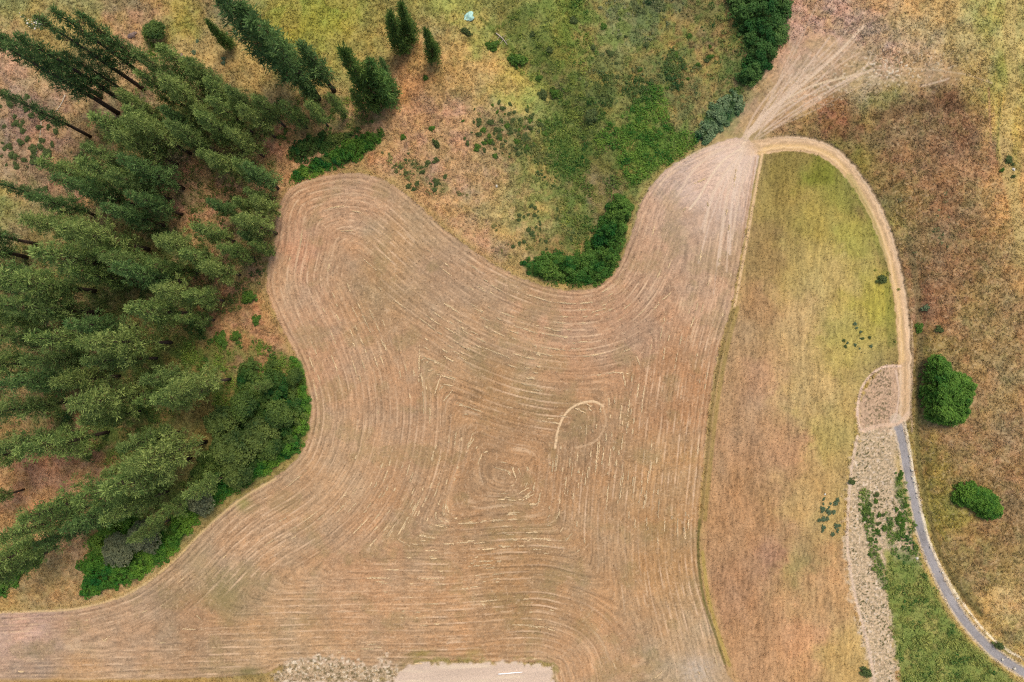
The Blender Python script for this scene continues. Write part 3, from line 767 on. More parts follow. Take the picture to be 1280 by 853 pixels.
def clump_cloud(C, rad, m, size, aspect, ca, cb, R, flat=.8, up=.35, inner=.45, patchy=0.0):
    """leaf clumps at C (n,3): m leaves each on an upper dome of radius rad. colour between ca and cb"""
    n = len(C)
    d = R.normal(size=(n, m, 3)); d[..., 2] = np.abs(d[..., 2]) * 1.0 - up
    d = unit(d)
    rr = np.asarray(rad).reshape(-1, 1, 1) * (inner + (1 - inner) * R.random((n, m, 1)) ** .6)
    off = d * rr; off[..., 2] *= flat
    P = (C[:, None, :] + off).reshape(-1, 3)
    N = unit(d.reshape(-1, 3) * .7 + .6 * R.normal(size=(n * m, 3)) + np.array([0, 0, 1.0]))
    v, f = leaf_quads(P, N, size * (.6 + .8 * R.random(n * m)), aspect, R)
    t = R.random((n, 1)) * .6 + R.random((n, m)) * .4
    if patchy:
        t = t + patchy * (fbm(C[:, 0] / 2.2, C[:, 1] / 2.2, 70, 2)[:, None] - .5)
    t = t[..., None]
    c = (np.asarray(ca) * (1 - t) + np.asarray(cb) * t) * (.8 + .4 * R.random((n, m, 1)))
    c = np.repeat(c.reshape(-1, 3), 4, 0)
    return v, f, c


class Acc:
    def __init__(s):
        s.v = []; s.f = []; s.c = []; s.n = 0

    def add(s, v, f, c=None):
        s.v.append(np.asarray(v, F)); s.f.append(np.asarray(f, np.int32) + s.n); s.n += len(v)
        if c is not None:
            s.c.append(np.asarray(c, F))

    def mesh(s, name, mat, smooth=False):
        return make_mesh(name, np.vstack(s.v), np.vstack(s.f), mat, np.vstack(s.c) if s.c else None, smooth)


def tube(pts, rad, n=7):
    """closed tapered tube as quads"""
    p = np.array(pts, float); r = np.array(rad, float)
    V = []; 
    for i in range(len(p)):
        t = p[min(i + 1, len(p) - 1)] - p[max(i - 1, 0)]
        t = t / np.linalg.norm(t)
        a = np.cross(t, [0, 0, 1.0]) if abs(t[2]) < .9 else np.cross(t, [1.0, 0, 0])
        a /= np.linalg.norm(a); b = np.cross(t, a)
        for k in range(n):
            q = 2 * math.pi * k / n
            V.append(p[i] + r[i] * (a * math.cos(q) + b * math.sin(q)))
    Fq = []
    for i in range(len(p) - 1):
        for k in range(n):
            k2 = (k + 1) % n
            Fq.append((i * n + k, i * n + k2, (i + 1) * n + k2, (i + 1) * n + k))
    c0 = len(V); V.append(p[0]); c1 = len(V); V.append(p[-1])
    e = (len(p) - 1) * n
    for k in range(0, n):
        k2 = (k + 1) % n
        Fq.append((c0, k2, k, c0)); Fq.append((c1, e + k, e + k2, c1))
    return np.array(V), Fq


def tube_mesh(name, tubes, mat):
    import bmesh
    bm = bmesh.new()
    for V, Fq in tubes:
        vs = [bm.verts.new(x) for x in V]
        for f in Fq:
            u_ = list(dict.fromkeys(f))
            bm.faces.new([vs[i] for i in u_])
    me = bpy.data.meshes.new(name)
    bm.to_mesh(me); bm.free()
    for p in me.polygons:
        p.use_smooth = True
    me.materials.append(mat)
    return me


# ------------------------------------------------------------------ the terrain sheet
def axis(a, b, step, far):
    core = np.arange(a, b + .01, step)
    ext = []; s = step; x = 0
    while x < far:
        s *= 1.22; x += s; ext.append(x)
    ext = np.array(ext)
    return np.concatenate([(a - ext)[::-1], core, core[-1] + ext]).astype(F)


STEP = 1.05
gu = axis(-26, 1306, STEP, 3500)
gv = axis(-24, 877, STEP, 3500)
U, V = np.meshgrid(gu, gv)
nv_, nu_ = U.shape
Uf, Vf = U.ravel(), V.ravel()
jit = (rng.random((2, Uf.size)).astype(F) - .5) * .35
inn = (Uf > -20) & (Uf < 1300) & (Vf > -20) & (Vf < 870)
Uf = Uf + jit[0] * inn; Vf = Vf + jit[1] * inn
colg, zg, rid = paint(Uf, Vf)
zz = hgt(Uf, Vf)
kk = K * (1 - zz / HC)
PG = np.stack([(Uf - 640) * kk, (426.5 - Vf) * kk, zz + zg], -1).astype(F)
idx = np.arange(nu_ * nv_, dtype=np.int32).reshape(nv_, nu_)
quads = np.stack([idx[1:, :-1], idx[1:, 1:], idx[:-1, 1:], idx[:-1, :-1]], -1).reshape(-1, 4)
qr = rid[quads[:, 0]]
REG = {0: 'ground', 1: 'field', 2: 'meadow', 3: 'dirt_track', 4: 'gravel_road', 5: 'bare_soil', 6: 'gravel_wash'}
RLAB = {0: ('rough dry pasture sloping around the mown field', 'ground'), 1: ('tan mown hay field with curving cut rows', 'field'), 2: ('yellow green meadow between field and dirt track', 'meadow'),
        3: ('pale dirt track curving round the top of the meadow', 'dirt track'), 4: ('narrow grey gravel road bending to the lower right corner', 'gravel road'),
        5: ('pale bare soil patch at the bottom edge of the field', 'bare soil'), 6: ('pale speckled stony strip beside the gravel road', 'stony ground')}
for r_, nm in REG.items():
    q = quads[qr == r_]
    if not len(q):
        continue
    used, inv = np.unique(q, return_inverse=True)
    me = make_mesh(nm, PG[used], inv.reshape(-1, 4), M_ground, colg[used], True)
    link(nm, me, kind='structure', label=RLAB[r_][0], category=RLAB[r_][1])


def ground_color(u, v):
    iu = np.clip(np.searchsorted(gu, u), 0, nu_ - 1); iv = np.clip(np.searchsorted(gv, v), 0, nv_ - 1)
    i = iv * nu_ + iu
    return colg[i], rid[i]


# ------------------------------------------------------------------ straw, grass and ground cover (uncountable)
def straw():
    R = np.random.default_rng(11)
    A = Acc()
    # wisps of cut hay along the rows
    n = 7500
    u = R.uniform(0, 930, n); v = R.uniform(200, 850, n)
    d = sample(D_field, u.astype(F), v.astype(F))
    den = fbm((u / 60).astype(F), (v / 60).astype(F), 60, 2)
    core = np.exp(-(((u - 640) / 210) ** 2 + ((v - 560) / 200) ** 2))
    left = sstep(330, 420, u) * sstep(380, 480, v) * .3
    d = sample(D_rows, u.astype(F), v.astype(F))
    keep = (d > 8) & (R.random(n) < (.05 + .5 * core + .25 * left) * sstep(.35, .6, den) * 1.1)
    u, v, d = u[keep], v[keep], d[keep]
    # snap onto rows every 8.3 px
    gx = (sample(D_rows, u + 2, v) - sample(D_rows, u - 2, v)); gy = (sample(D_rows, u, v + 2) - sample(D_rows, u, v - 2))
    g = np.stack([gx, gy], -1); g = g / np.maximum(np.linalg.norm(g, axis=1, keepdims=True), 1e-3)
    sh = (np.rint(d / 8.3) * 8.3 - d) * R.choice([1, 1, 1, .45, 0], len(d)) + R.normal(size=len(d)) * .4
    u = u + g[:, 0] * sh; v = v + g[:, 1] * sh
    tx = np.stack([-g[:, 1], g[:, 0]], -1)
    for i in range(len(u)):
        L = R.gamma(1.6, 2.7) + .9; w = R.uniform(.2, .5) * (2.0 if R.random() < .1 else 1)
        if w > .8:
            L = R.uniform(1, 3)
        m = int(6 + L * 6 * w)
        t = R.normal(size=m) * .45
        uu = u[i] + tx[i, 0] * t * L + g[i, 0] * R.normal(size=m) * w * .6
        vv = v[i] + tx[i, 1] * t * L + g[i, 1] * R.normal(size=m) * w * .6
        P = W(uu, vv); P[:, 2] += .07 + .05 * R.random(m)
        al = np.stack([tx[i, 0] + .35 * R.normal(size=m), -(tx[i, 1] + .35 * R.normal(size=m)), .1 * R.normal(size=m)], -1)
        N = unit(np.array([0, 0, 1.]) + .25 * R.normal(size=(m, 3)))
        al = unit(al); vq, fq = leaf_quads(P, N, R.uniform(.14, .34, m), R.uniform(.2, .35, m), R, al)
        c = srgb(236, 206, 158) * R.uniform(.72, 1.05) * (.8 + .3 * R.random((m, 1)))
        A.add(vq, fq, np.repeat(c, 4, 0))
    me = A.mesh('hay_wisps', M_grass)
    link('hay_wisps', me, kind='stuff', label='scattered pale wisps of cut hay lying along the mown rows', category='hay')


straw()


def tufts():
    R = np.random.default_rng(12)
    n = 420000
    u = R.uniform(-20, 1300, n).astype(F); v = R.uniform(-20, 873, n).astype(F)
    c, rr = ground_color(u, v)
    dens = np.select([rr == 0, rr == 2, rr == 1, rr == 6], [1.0, .55, .12, .25], 0.0)
    dens = dens * (1 - .8 * sstep(-20, 10, sample(D_fan, u, v)))
    dens = dens * (.35 + .9 * fbm(u / 12, v / 12, 61, 2))
    k = R.random(n) < dens
    u, v, c, rr = u[k], v[k], c[k], rr[k]
    n = len(u)
    m = 3
    C = W(u, v)
    r = np.where(rr == 0, R.uniform(.08, .22, n), R.uniform(.06, .13, n))
    r = r * np.where(sample(D_fan, u, v) > -4, .5, 1)
    off = R.normal(size=(n, m, 3)) * r[:, None, None] * .7; off[..., 2] = np.abs(off[..., 2]) * .5 + .04
    P = (C[:, None] + off).reshape(-1, 3)
    N = unit(R.normal(size=(n * m, 3)) * .8 + np.array([0, 0, .7]))
    vq, fq = leaf_quads(P, N, np.repeat(r, m) * R.uniform(.5, 1.1, n * m), .38, R)
    t = (.78 + .62 * R.random((n, 1, 1)))
    cc = c[:, None, :] * t * (.85 + .3 * R.random((n, m, 1)))
    cc = np.repeat(np.clip(cc, 0, .8).reshape(-1, 3), 4, 0)
    me = make_mesh('dry_grass', vq, fq, M_grass, cc)
    link('dry_grass', me, kind='stuff', label='short dry grass tufts covering the pasture and the meadow', category='grass')


tufts()


def cover():
    R = np.random.default_rng(13)
    A = Acc()
    for i, (poly, den, rad, ca, cb) in enumerate(COVER):
        p = np.array(poly, float)
        x0, y0 = p.min(0) - 5; x1, y1 = p.max(0) + 5
        n = int((x1 - x0) * (y1 - y0) * .13)
        u = R.uniform(x0, x1, n).astype(F); v = R.uniform(y0, y1, n).astype(F)
        d = sample(COVER_P[i], u + 8 * (vn(u / 9, v / 9, 62) - .5), v)
        pat = fbm(u / 11, v / 11, 63 + i, 3)
        ok = (d > -2) & (R.random(n) < den * 1.25 * sstep(.62 - .35 * den, .72 - .3 * den, pat) * sstep(-2, 5, d)) & (sample(D_field, u, v) < -2)
        u, v = u[ok], v[ok]
        if not len(u):
            continue
        r = rad * R.uniform(.25, 1.1, len(u)) ** 1.2 * 1.1
        C = W(u, v); C[:, 2] += r * .4
        ka = srgb(*ca, k=LK) * 1.05; kb = srgb(*cb, k=LK) * 1.3
        vq, fq, c = clump_cloud(C, r, 14, .14, .5, ka, kb, R, patchy=1.6)
        c = np.clip(c, .01, 1)
        A.add(vq, fq, c)
    me = A.mesh('undergrowth', M_leaf)
    link('undergrowth', me, kind='stuff', label='low leafy green undergrowth spread over the gully and wood floor', category='undergrowth')


cover()

for i, (lab, poly, hmax, ca, cb) in enumerate(THICKETS):
    R = np.random.default_rng(100 + i)
    p = np.array(poly, float)
    x0, y0 = p.min(0) - 3; x1, y1 = p.max(0) + 3
    n = int((x1 - x0) * (y1 - y0) * .055)
    u = R.uniform(x0, x1, n).astype(F); v = R.uniform(y0, y1, n).astype(F)
    d = sample(THICK_P[i], u + 6 * (vn(u / 7, v / 7, 64) - .5), v + 6 * (vn(u / 7, v / 7, 65) - .5))
    ok = (d > R.uniform(-3.5, 1.5, len(d))) & (sample(D_field, u, v) < -1.5)
    u, v, d = u[ok], v[ok], d[ok]
    h = hmax * sstep(-4, 9, d) * (.15 + 1.25 * fbm(u / 9, v / 9, 66 + i, 2))
    r = R.uniform(.3, .9, len(u)) * (.7 + .1 * hmax)
    C = W(u, v); C[:, 2] += np.maximum(h - r * .6, r * .2)
    vq, fq, c = clump_cloud(C, r, 56, .16, .5, srgb(*ca, k=LK), srgb(*cb, k=LK), R, flat=.9, patchy=2.4)
    c = np.clip(c, .012, 1)
    me = make_mesh('thicket', vq, fq, M_leaf, c)
    link('thicket', me, kind='stuff', label=lab, category='thicket')


# ------------------------------------------------------------------ tree prototypes (meshes shared by copies)
def pine_meshes(seed, h, r0, start, limbs, droop=0.0, dens=1.0, ca=(54, 74, 42), cb=(116, 126, 82), conic=False):
    R = np.random.default_rng(seed)
    # trunk
    zs = np.linspace(0, 1, 9)
    bx = np.cumsum(R.normal(size=9)) * .06; by = np.cumsum(R.normal(size=9)) * .06
    bx[0] = by[0] = 0
    pts = np.stack([bx, by, zs * h], 1)
    rad = (.34 * (h / 24)) * (1 - zs) ** .8 + .03
    tubes = [tube(pts, rad, 8)]

    def axis_at(z):
        return np.array([np.interp(z, zs * h, bx), np.interp(z, zs * h, by), z])
    A = Acc()
    C = []; Rd = []; D = []
    for k in range(limbs):
        t = ((k + R.random()) / limbs)
        z = h * (start + (1 - start) * t)
        if conic:
            L = r0 * (1 - t) ** .75 * R.uniform(.75, 1.1) * min(1, .55 + t * 6)
        else:
            prof = min(1, .55 + t * 3.0) * (1 - t) ** .62 + .07
            L = r0 * prof * R.uniform(.5, 1.15)
        az = k * 2.399 + R.normal() * .4
        el = R.uniform(-.05, .35) + .5 * t - droop
        d = np.array([math.cos(az) * math.cos(el), math.sin(az) * math.cos(el), math.sin(el)])
        a = axis_at(z)
        mid = a + d * L * .5 + np.array([0, 0, -.05 * L]); end = a + d * L + np.array([0, 0, .08 * L])
        if L > .8:
            tubes.append(tube([a, mid, end], [.055, .035, .015], 4))
        nc = max(2, int(L * 2.7 * dens))
        for q in range(nc):
            s = .3 + .75 * (q + R.random()) / nc
            lat = R.normal(size=3) * np.array([.42, .42, .18]) * (.4 + .5 * L * s / 2)
            C.append(a + (end - a) * s + lat); D.append(d)
            Rd.append(R.uniform(.3, .62))
    # leader tip
    for q in range(6):
        C.append(axis_at(h * (1 - .012 * q)) + R.normal(size=3) * .12); D.append(np.array([0, 0, 1.])); Rd.append(.3)
    # a few dead stubs
    for k in range(8):
        z = h * start * R.uniform(.35, 1); az = R.uniform(0, 6.28)
        a = axis_at(z); tubes.append(tube([a, a + np.array([math.cos(az), math.sin(az), -.1]) * R.uniform(.5, 1.4)], [.04, .015], 4))
    C = np.array(C); Rd = np.array(Rd); D = np.array(D)
    n = len(C); m = 17
    dd = unit(R.normal(size=(n, m, 3)) + D[:, None] * .55 + np.array([0, 0, .55]))
    base = C[:, None] + .12 * R.normal(size=(n, m, 3))
    ln = Rd[:, None, None] * (.6 + .5 * R.random((n, m, 1)))
    P = (base + dd * ln).reshape(-1, 3)
    al = dd.reshape(-1, 3)
    upv = np.array([0, 0, 1.]); N = unit(upv - al * (al @ upv)[:, None] + .55 * R.normal(size=al.shape))
    vq, fq = leaf_quads(P, N, (ln.reshape(-1) * .62), .20, R, al)
    t = np.clip(R.normal(.45, .30, size=(n, 1)) + R.normal(0, .12, size=(n, m)), 0, 1)[..., None]
    c = srgb(*ca, k=PK) * (1 - t) + srgb(*cb, k=PK) * t
    # the odd brown, dying clump
    br = (R.random((n, 1, 1)) < .02)
    c = np.where(br, srgb(128, 100, 66), c)
    cr = make_mesh('pine_crown', vq, fq, M_leaf, np.repeat(c.reshape(-1, 3), 4, 0))
    tr = tube_mesh('pine_trunk', tubes, M_bark)
    return tr, cr, h


def round_meshes(seed, h, r0, ca, cb, trunk=True):
    """broad-leaved small tree or bush; crown from lobes of leaf clumps"""
    R = np.random.default_rng(seed)
    tubes = []
    C = []; Rd = []
    nl = 11
    for k in range(nl):
        az = k * 2.399; e = .25 + .7 * R.random()
        rr = r0 * .62 * math.cos(e * 1.2) * R.uniform(.7, 1.25)
        c = np.array([math.cos(az) * rr, math.sin(az) * rr, h * (.35 + .42 * e)])
        tubes.append(tube([[0, 0, 0.0], [c[0] * .3, c[1] * .3, c[2] * .5], c], [.09 * h / 4, .06 * h / 4, .02], 5))
        lr = r0 * R.uniform(.36, .52)
        for q in range(34):
            d = unit(R.normal(size=3)); d[2] = abs(d[2]) * 1.1 - .35
            C.append(c + d * lr * np.array([1, 1, .8 * h / (r0 * 1.6) if h < r0 * 1.6 else .9]) * R.uniform(.6, 1)); Rd.append(r0 * R.uniform(.12, .2))
    C = np.array(C); C[:, 2] = np.maximum(C[:, 2], .12)
    vq, fq, c = clump_cloud(C, np.array(Rd), 16, r0 * .052 + .03, .55, srgb(*ca, k=LK), srgb(*cb, k=LK), R, flat=.9, patchy=1.6)
    c = np.clip(c, .01, 1)
    return tube_mesh('stems', tubes, M_bark), make_mesh('leafy_crown', vq, fq, M_leaf, c), h


PINES = [pine_meshes(1, 24, 2.9, .22, 100), pine_meshes(2, 24, 3.2, .28, 96, ca=(58, 78, 44), cb=(128, 138, 88)), pine_meshes(3, 24, 2.7, .2, 104, ca=(50, 74, 44), cb=(104, 122, 80)),
         pine_meshes(4, 24, 3.5, .28, 92, ca=(64, 80, 44), cb=(136, 142, 92)), pine_meshes(5, 24, 3.0, .14, 104, ca=(56, 76, 42), cb=(118, 130, 80))]
SLIM = [pine_meshes(11, 24, 1.5, .3, 84, ca=(42, 64, 40), cb=(92, 108, 72)), pine_meshes(12, 24, 1.65, .24, 88, ca=(40, 60, 36), cb=(84, 104, 66))]
YOUNG = [pine_meshes(21, 12, 2.1, .06, 110, conic=True, dens=1.3, ca=(44, 66, 34), cb=(92, 108, 58)), pine_meshes(22, 12, 2.4, .05, 110, conic=True, dens=1.2, ca=(46, 74, 40), cb=(96, 118, 70))]
LEAFY = [round_meshes(31, 6, 3.0, (38, 70, 28), (76, 104, 44)), round_meshes(32, 6, 3.0, (42, 70, 30), (88, 112, 52)), round_meshes(33, 6, 3.0, (56, 74, 50), (98, 112, 80))]


def tree(kindname, proto, bu, bv, h, label, group, wide=1.0, lean=(0, 0)):
    tr, cr, h0 = proto
    s = h / h0
    p = W(bu, bv)
    e = bpy.data.objects.new(kindname, None)
    COL.objects.link(e)
    e.empty_display_size = .5
    e.location = (float(p[0]), float(p[1]), float(p[2]) - .1)
    e.rotation_euler = (lean[1], lean[0], random.uniform(0, 6.28) if lean == (0, 0) else 0)
    e.scale = (s * wide, s * wide, s)
    e['label'] = label; e['category'] = 'pine tree' if kindname == 'pine_tree' else 'tree'
    if group:
        e['group'] = group
    link('trunk', tr, e); link('crown', cr, e)
    return e


GP = 'pines of the wood on the left'
# base u, base v, height, proto, widen, label
PT = [
    (148, 142, 28, 'S0', 1.25, 'longest pine of the upper left stand, its bare dark trunk lowest of the group'),
    (127, 122, 24, 'S1', 1.0, 'pine at the left flank of the upper left stand, over the longest trunk'),
    (162, 131, 26, 'S1', 1.1, 'pine in the upper left stand just right of the longest bare trunk'),
    (172, 124, 19, 'S0', 1.2, 'short pine filling the lower middle of the upper left stand'),
    (180, 112, 26, 'S0', 1.15, 'tall pine in the middle of the upper left stand with sparse dark crown'),
    (189, 102, 25, 'S1', 1.1, 'pine second from the right in the upper left stand'),
    (194, 90, 21, 'S1', 1.15, 'rightmost dark pine of the upper left stand beside the round bush'),
    (113, 171, 21, 'S0', 1.0, 'thin lone pine with bare trunk lying below the upper left stand'),
    (78, 254, 17, 'S0', 1.15, 'slim lone pine over the pinkish ground at the left edge'),
    (46, 305, 20, 'S1', 1.2, 'pine at the left edge with two dark trunks showing below it'),
    (34, 322, 20, 'P2', .9, 'pine cut by the left edge beneath the slim lone pine'),
    (360, 94, 28, 'S1', .8, 'tall dark pine rising to the top edge, leftmost of the big trio'),
    (372, 96, 25, 'S1', .9, 'dark pine directly right of the one reaching the top edge'),
    (399, 124, 27, 'P2', .9, 'biggest dark pine in the trio, middle of the open hilltop group'),
    (384, 112, 26, 'S1', .8, 'narrow pine squeezed behind the biggest dark pine'),
    (418, 114, 19, 'S1', .75, 'pine with bare trunk foot at the right of the big dark trio'),
    (398, 132, 11, 'P0', .8, 'dark small pine at the foot of the big dark trio'),
    (489, 126, 17, 'Y1', .85, 'broad fresh green young pine near the orange slope'),
    (472, 134, 24, 'Y0', .55, 'pointed pine behind the broad fresh green young pine'),
    (486, 96, 8, 'P2', .8, 'small thin grey green pine behind the broad young pine'),
    (455, 138, 10, 'P4', .8, 'small pine left of the broad fresh green young pine'),
    (290, 60, 10, 'Y0', .66, 'small lone dark conifer on the yellow slope left of the big trio'),
    (504, 64, 14, 'Y0', .8, 'left conifer of the dark close pair on the open slope'),
    (515, 52, 13, 'Y0', .75, 'right conifer of the dark close pair on the open slope'),
    (544, 76, 12, 'Y0', .66, 'single slender conifer right of the dark close pair'),
    # upper part of the wood
    (262, 112, 17, 'P1', .8, 'pine at the upper tip of the wood under the small lone conifer'),
    (286, 118, 15, 'P0', .8, 'pine behind the big dark trio at the upper wood edge'),
    (240, 140, 17, 'P1', .9, 'light olive pine at the upper left shoulder of the wood'),
    (218, 160, 17, 'P3', .85, 'wide light pine on the upper wood edge facing the orange gap'),
    (272, 150, 19, 'P3', .9, 'broad pine in the upper wood, below its tip'),
    (306, 142, 15, 'P1', .85, 'pine left of the dark small pine at the foot of the trio'),
    (330, 150, 15, 'P0', .9, 'dark pine above the bright shrub gap in the upper wood'),
    (356, 158, 14, 'P1', .9, 'olive pine directly below the big dark trio'),
    (384, 160, 13, 'P4', .95, 'rounded pine between the big trio and the low shrub bank'),
    (410, 158, 12, 'P1', .95, 'rightmost rounded pine above the small shrub mass'),
    (432, 146, 11, 'P4', .85, 'small rounded pine linking the wood to the broad young pine'),
    (200, 190, 19, 'P1', .9, 'pine on the left rim of the upper wood'),
    (238, 192, 19, 'P3', .85, 'light crowned pine in the heart of the upper wood'),
    (272, 192, 17, 'P0', .95, 'dark shaded pine in the heart of the upper wood'),
    (304, 184, 17, 'P1', .9, 'pine in the upper wood behind the orange gap'),
    (330, 196, 15, 'P3', .8, 'light pine at the right rim beside the orange gap'),
    (152, 240, 20, 'P1', .85, 'long pine reaching over the pinkish ground at left'),
    (172, 258, 21, 'P2', 1.0, 'pine with visible bare trunk below the long leftward pine'),
    (192, 222, 19, 'P0', .95, 'pine between the long leftward pine and the dark middle tree'),
    (228, 268, 17, 'P2', 1.25, 'dark blue green pine left of the round clearing'),
    (230, 236, 19, 'P2', 1.0, 'dark pine touching the upper left of the round clearing'),
    (306, 222, 14, 'P3', .85, 'light pine above the round clearing'),
    (334, 228, 14, 'P1', .9, 'pine on the right wood rim level with the round clearing'),
    (340, 256, 12, 'P0', 1.0, 'dark low pine on the right rim beside the field corner'),
    (322, 264, 10, 'P1', .9, 'pine at the right side of the round clearing'),
    (330, 290, 13, 'P3', .85, 'light pine on the right rim below the round clearing'),
    (344, 316, 10, 'P4', 1.05, 'rounded pine bulging nearest the field\'s left edge'),
    (318, 322, 13, 'P4', .95, 'bright rounded pine below the round clearing'),
    (294, 302, 14, 'P1', .9, 'pine directly below the round clearing'),
    (262, 318, 16, 'P3', .85, 'pine at the lower left of the round clearing'),
    (300, 344, 13, 'P3', .95, 'broad light pine over the bare orange strip'),
    # middle
    (186, 312, 21, 'P3', .85, 'long light pine in the middle wood pointing left'),
    (160, 336, 21, 'P1', .85, 'pine below the long light one in the middle wood'),
    (212, 338, 17, 'P0', .9, 'dark gap edge pine in the middle wood'),
    (120, 364, 21, 'P1', .8, 'pine with dark trunk lines in the middle left wood'),
    (124, 391, 21, 'P0', .9, 'lower of the two pines with long trunk lines at middle left'),
    (264, 372, 17, 'P3', .95, 'big light pine left of the bare orange strip'),
    (240, 392, 18, 'P1', .95, 'pine below the big light pine near the orange strip'),
    (268, 400, 12, 'P4', .8, 'small pine at the left border of the orange strip'),
    (60, 352, 18, 'P2', .9, 'pine at left edge above the trunk lines'),
    (214, 428, 22, 'P3', .9, 'widest light pine in the wood, pointing straight left'),
    (150, 424, 20, 'P1', .85, 'pine left of the widest light pine'),
    (92, 420, 19, 'P0', .85, 'pine near the left edge, level with the widest light pine'),
    (70, 452, 19, 'P1', .85, 'pine near the left edge above the small bare slope'),
    (288, 474, 19, 'P3', .9, 'broad light pine beside the green undergrowth bay'),
    (262, 488, 17, 'P1', .85, 'pine tucked under the broad light one by the undergrowth bay'),
    (192, 492, 20, 'P3', .85, 'lone standing light pine over the bare patches in the lower wood'),
    (176, 514, 15, 'P1', .85, 'small grey green pine under the lone standing light pine'),
    (92, 502, 20, 'P0', .95, 'dark pine at the left edge between bare patches'),
    (136, 540, 20, 'P1', .9, 'pine above the long bare streak in the lower left'),
    (100, 540, 18, 'P0', .8, 'pine at left over the orange bare spots'),
    (342, 480, 9, 'P4', 1.1, 'round compact pine on the eastern bulge of the wood'),
    # lower wood
    (258, 552, 22, 'P3', .9, 'long light pine stretching left from the lower wood'),
    (238, 572, 23, 'P1', .95, 'dense pine below the long light one in the lower wood'),
    (206, 586, 22, 'P4', .9, 'dark undersided pine in the lower wood'),
    (150, 606, 22, 'P4', .95, 'wide pine reaching the left edge over the lower clearing'),
    (122, 628, 21, 'P1', .9, 'pine on the upper rim of the lower clearing'),
    (94, 662, 21, 'P1', .9, 'lowest leaning pine left of the lower clearing'),
    (70, 684, 19, 'P0', .9, 'shadowy pine just over the corner shrub mass'),
    (244, 622, 14, 'P4', 1.0, 'pine above the green shrub strip of the lower edge'),
    (280, 596, 13, 'P1', 1.0, 'olive pine near the lower shrub strip, right of the dense one'),
    (214, 648, 12, 'P0', 1.1, 'dark pine over the round topped green thicket'),
    (50, 560, 17, 'P1', .8, 'pine at the left edge over the orange bare bank'),
    (30, 612, 12, 'P0', .7, 'small pine on the bare bank at the left edge'),
]
PR = {'P': PINES, 'S': SLIM, 'Y': YOUNG}
for bu, bv, h, pk_, wd, lab in PT:
    wd = {'P': 1.0, 'Y': wd, 'S': 1.0 if bu < 250 else 1.35}[pk_[0]]
    tree('pine_tree', PR[pk_[0]][int(pk_[1])], bu, bv, h * (1.1 if bv > 300 and pk_[0] == 'P' else 1), lab, GP, wd * random.uniform(.9, 1.1))
INFILL = [(348, 236), (350, 268), (346, 292), (332, 304), (300, 270), (282, 128), (250, 126), (228, 178), (256, 172), (288, 168), (316, 166), (344, 172), (222, 206), (286, 212), (214, 250), (192, 240), (206, 282), (196, 330),
          (228, 352), (170, 352), (246, 342), (278, 330), (280, 376), (172, 408), (196, 448), (130, 446), (246, 468), (232, 492), (150, 470), (112, 470), (192, 572), (226, 540), (172, 624),
          (118, 652), (210, 614), (84, 390), (140, 300), (120, 270), (60, 400)]
for bu, bv in INFILL:
    tree('pine_tree', PINES[random.randrange(5)], bu, bv, random.uniform(14, 21) * (.8 if bu > 260 else 1), 'pine crowded in among its neighbours inside the dense wood at left', GP, random.uniform(.9, 1.1))

LT = [
    (356, 516, 5.5, 0, 1.0, 'round leafy tree on the eastern bulge nearest the field'),
    (332, 540, 6, 1, 1.0, 'grey green leafy tree left of the round one on the bulge'),
    (346, 556, 5, 0, .9, 'leafy tree at the lower tip of the eastern bulge'),
    (302, 556, 7, 1, 1.0, 'leafy tree behind the eastern bulge'),
    (306, 586, 6, 1, .9, 'leafy tree where the lower shrub strip turns'),
    (262, 620, 6, 2, .9, 'dull grey leafy tree over the lower shrub strip'),
    (374, 470, 4, 0, .8, 'small dark leafy tree by the field edge under the undergrowth bay'),
    (160, 682, 5, 2, 1.3, 'big round grey bush above the lower shrub strip'),
    (194, 664, 6, 2, 1.0, 'ash grey leafy tree right of the big round grey bush'),
    (314, 506, 6, 0, .9, 'dark leafy tree under the compact pine'),
    (286, 524, 6, 1, .9, 'grey green tree between undergrowth bay and lower wood'),
    (200, 46, 3.6, 0, 1.15, 'round dark green bush on the yellow slope beside the upper left stand'),
]
for bu, bv, h, k_, wd, lab in LT:
    tree('leafy_tree', LEAFY[k_], bu, bv, h, lab, 'leafy trees along the wood', wd)


# ------------------------------------------------------------------ shrubs
def shrub_mesh(seed, ca, cb, r0=1.0, h=.6, n=46, m=16, lobes=5, leaf=.13):
    R = np.random.default_rng(seed)
    C = []; Rd = []
    for k in range(n):
        a = R.uniform(0, 6.28); rr = r0 * math.sqrt(R.random()) * (.72 + .3 * math.sin(lobes * a + seed) * math.sin(2 * a + 2 * seed))
        C.append([rr * math.cos(a), rr * math.sin(a), h * (1 - (rr / r0) ** 2) * R.uniform(.5, 1) + .05]); Rd.append(r0 * R.uniform(.18, .3))
    vq, fq, c = clump_cloud(np.array(C), np.array(Rd), m, leaf, .55, srgb(*ca, k=LK), srgb(*cb, k=LK), R)
    return make_mesh('shrub_leaves', vq, fq, M_leaf, c)


DARK = [shrub_mesh(s, (50, 74, 36), (92, 112, 60)) for s in (41, 42, 43)]
GREEN = [shrub_mesh(s, (50, 92, 30), (88, 122, 42)) for s in (44, 45, 46)]
SAGE = [shrub_mesh(s, (66, 94, 66), (106, 130, 92), n=34) for s in (47, 48)]
R0 = random.Random(5)


def shrub(me, u, v, r, label, group=None, sy=1.0, sz=1.0, rot=None, name='shrub'):
    p = W(u, v)
    o = link(name, me, None, (float(p[0]), float(p[1]), float(p[2])), (0, 0, R0.uniform(0, 6.28) if rot is None else rot), (r, r * sy, r * sz), label=label, category='shrub')
    if group:
        o['group'] = group
    return o




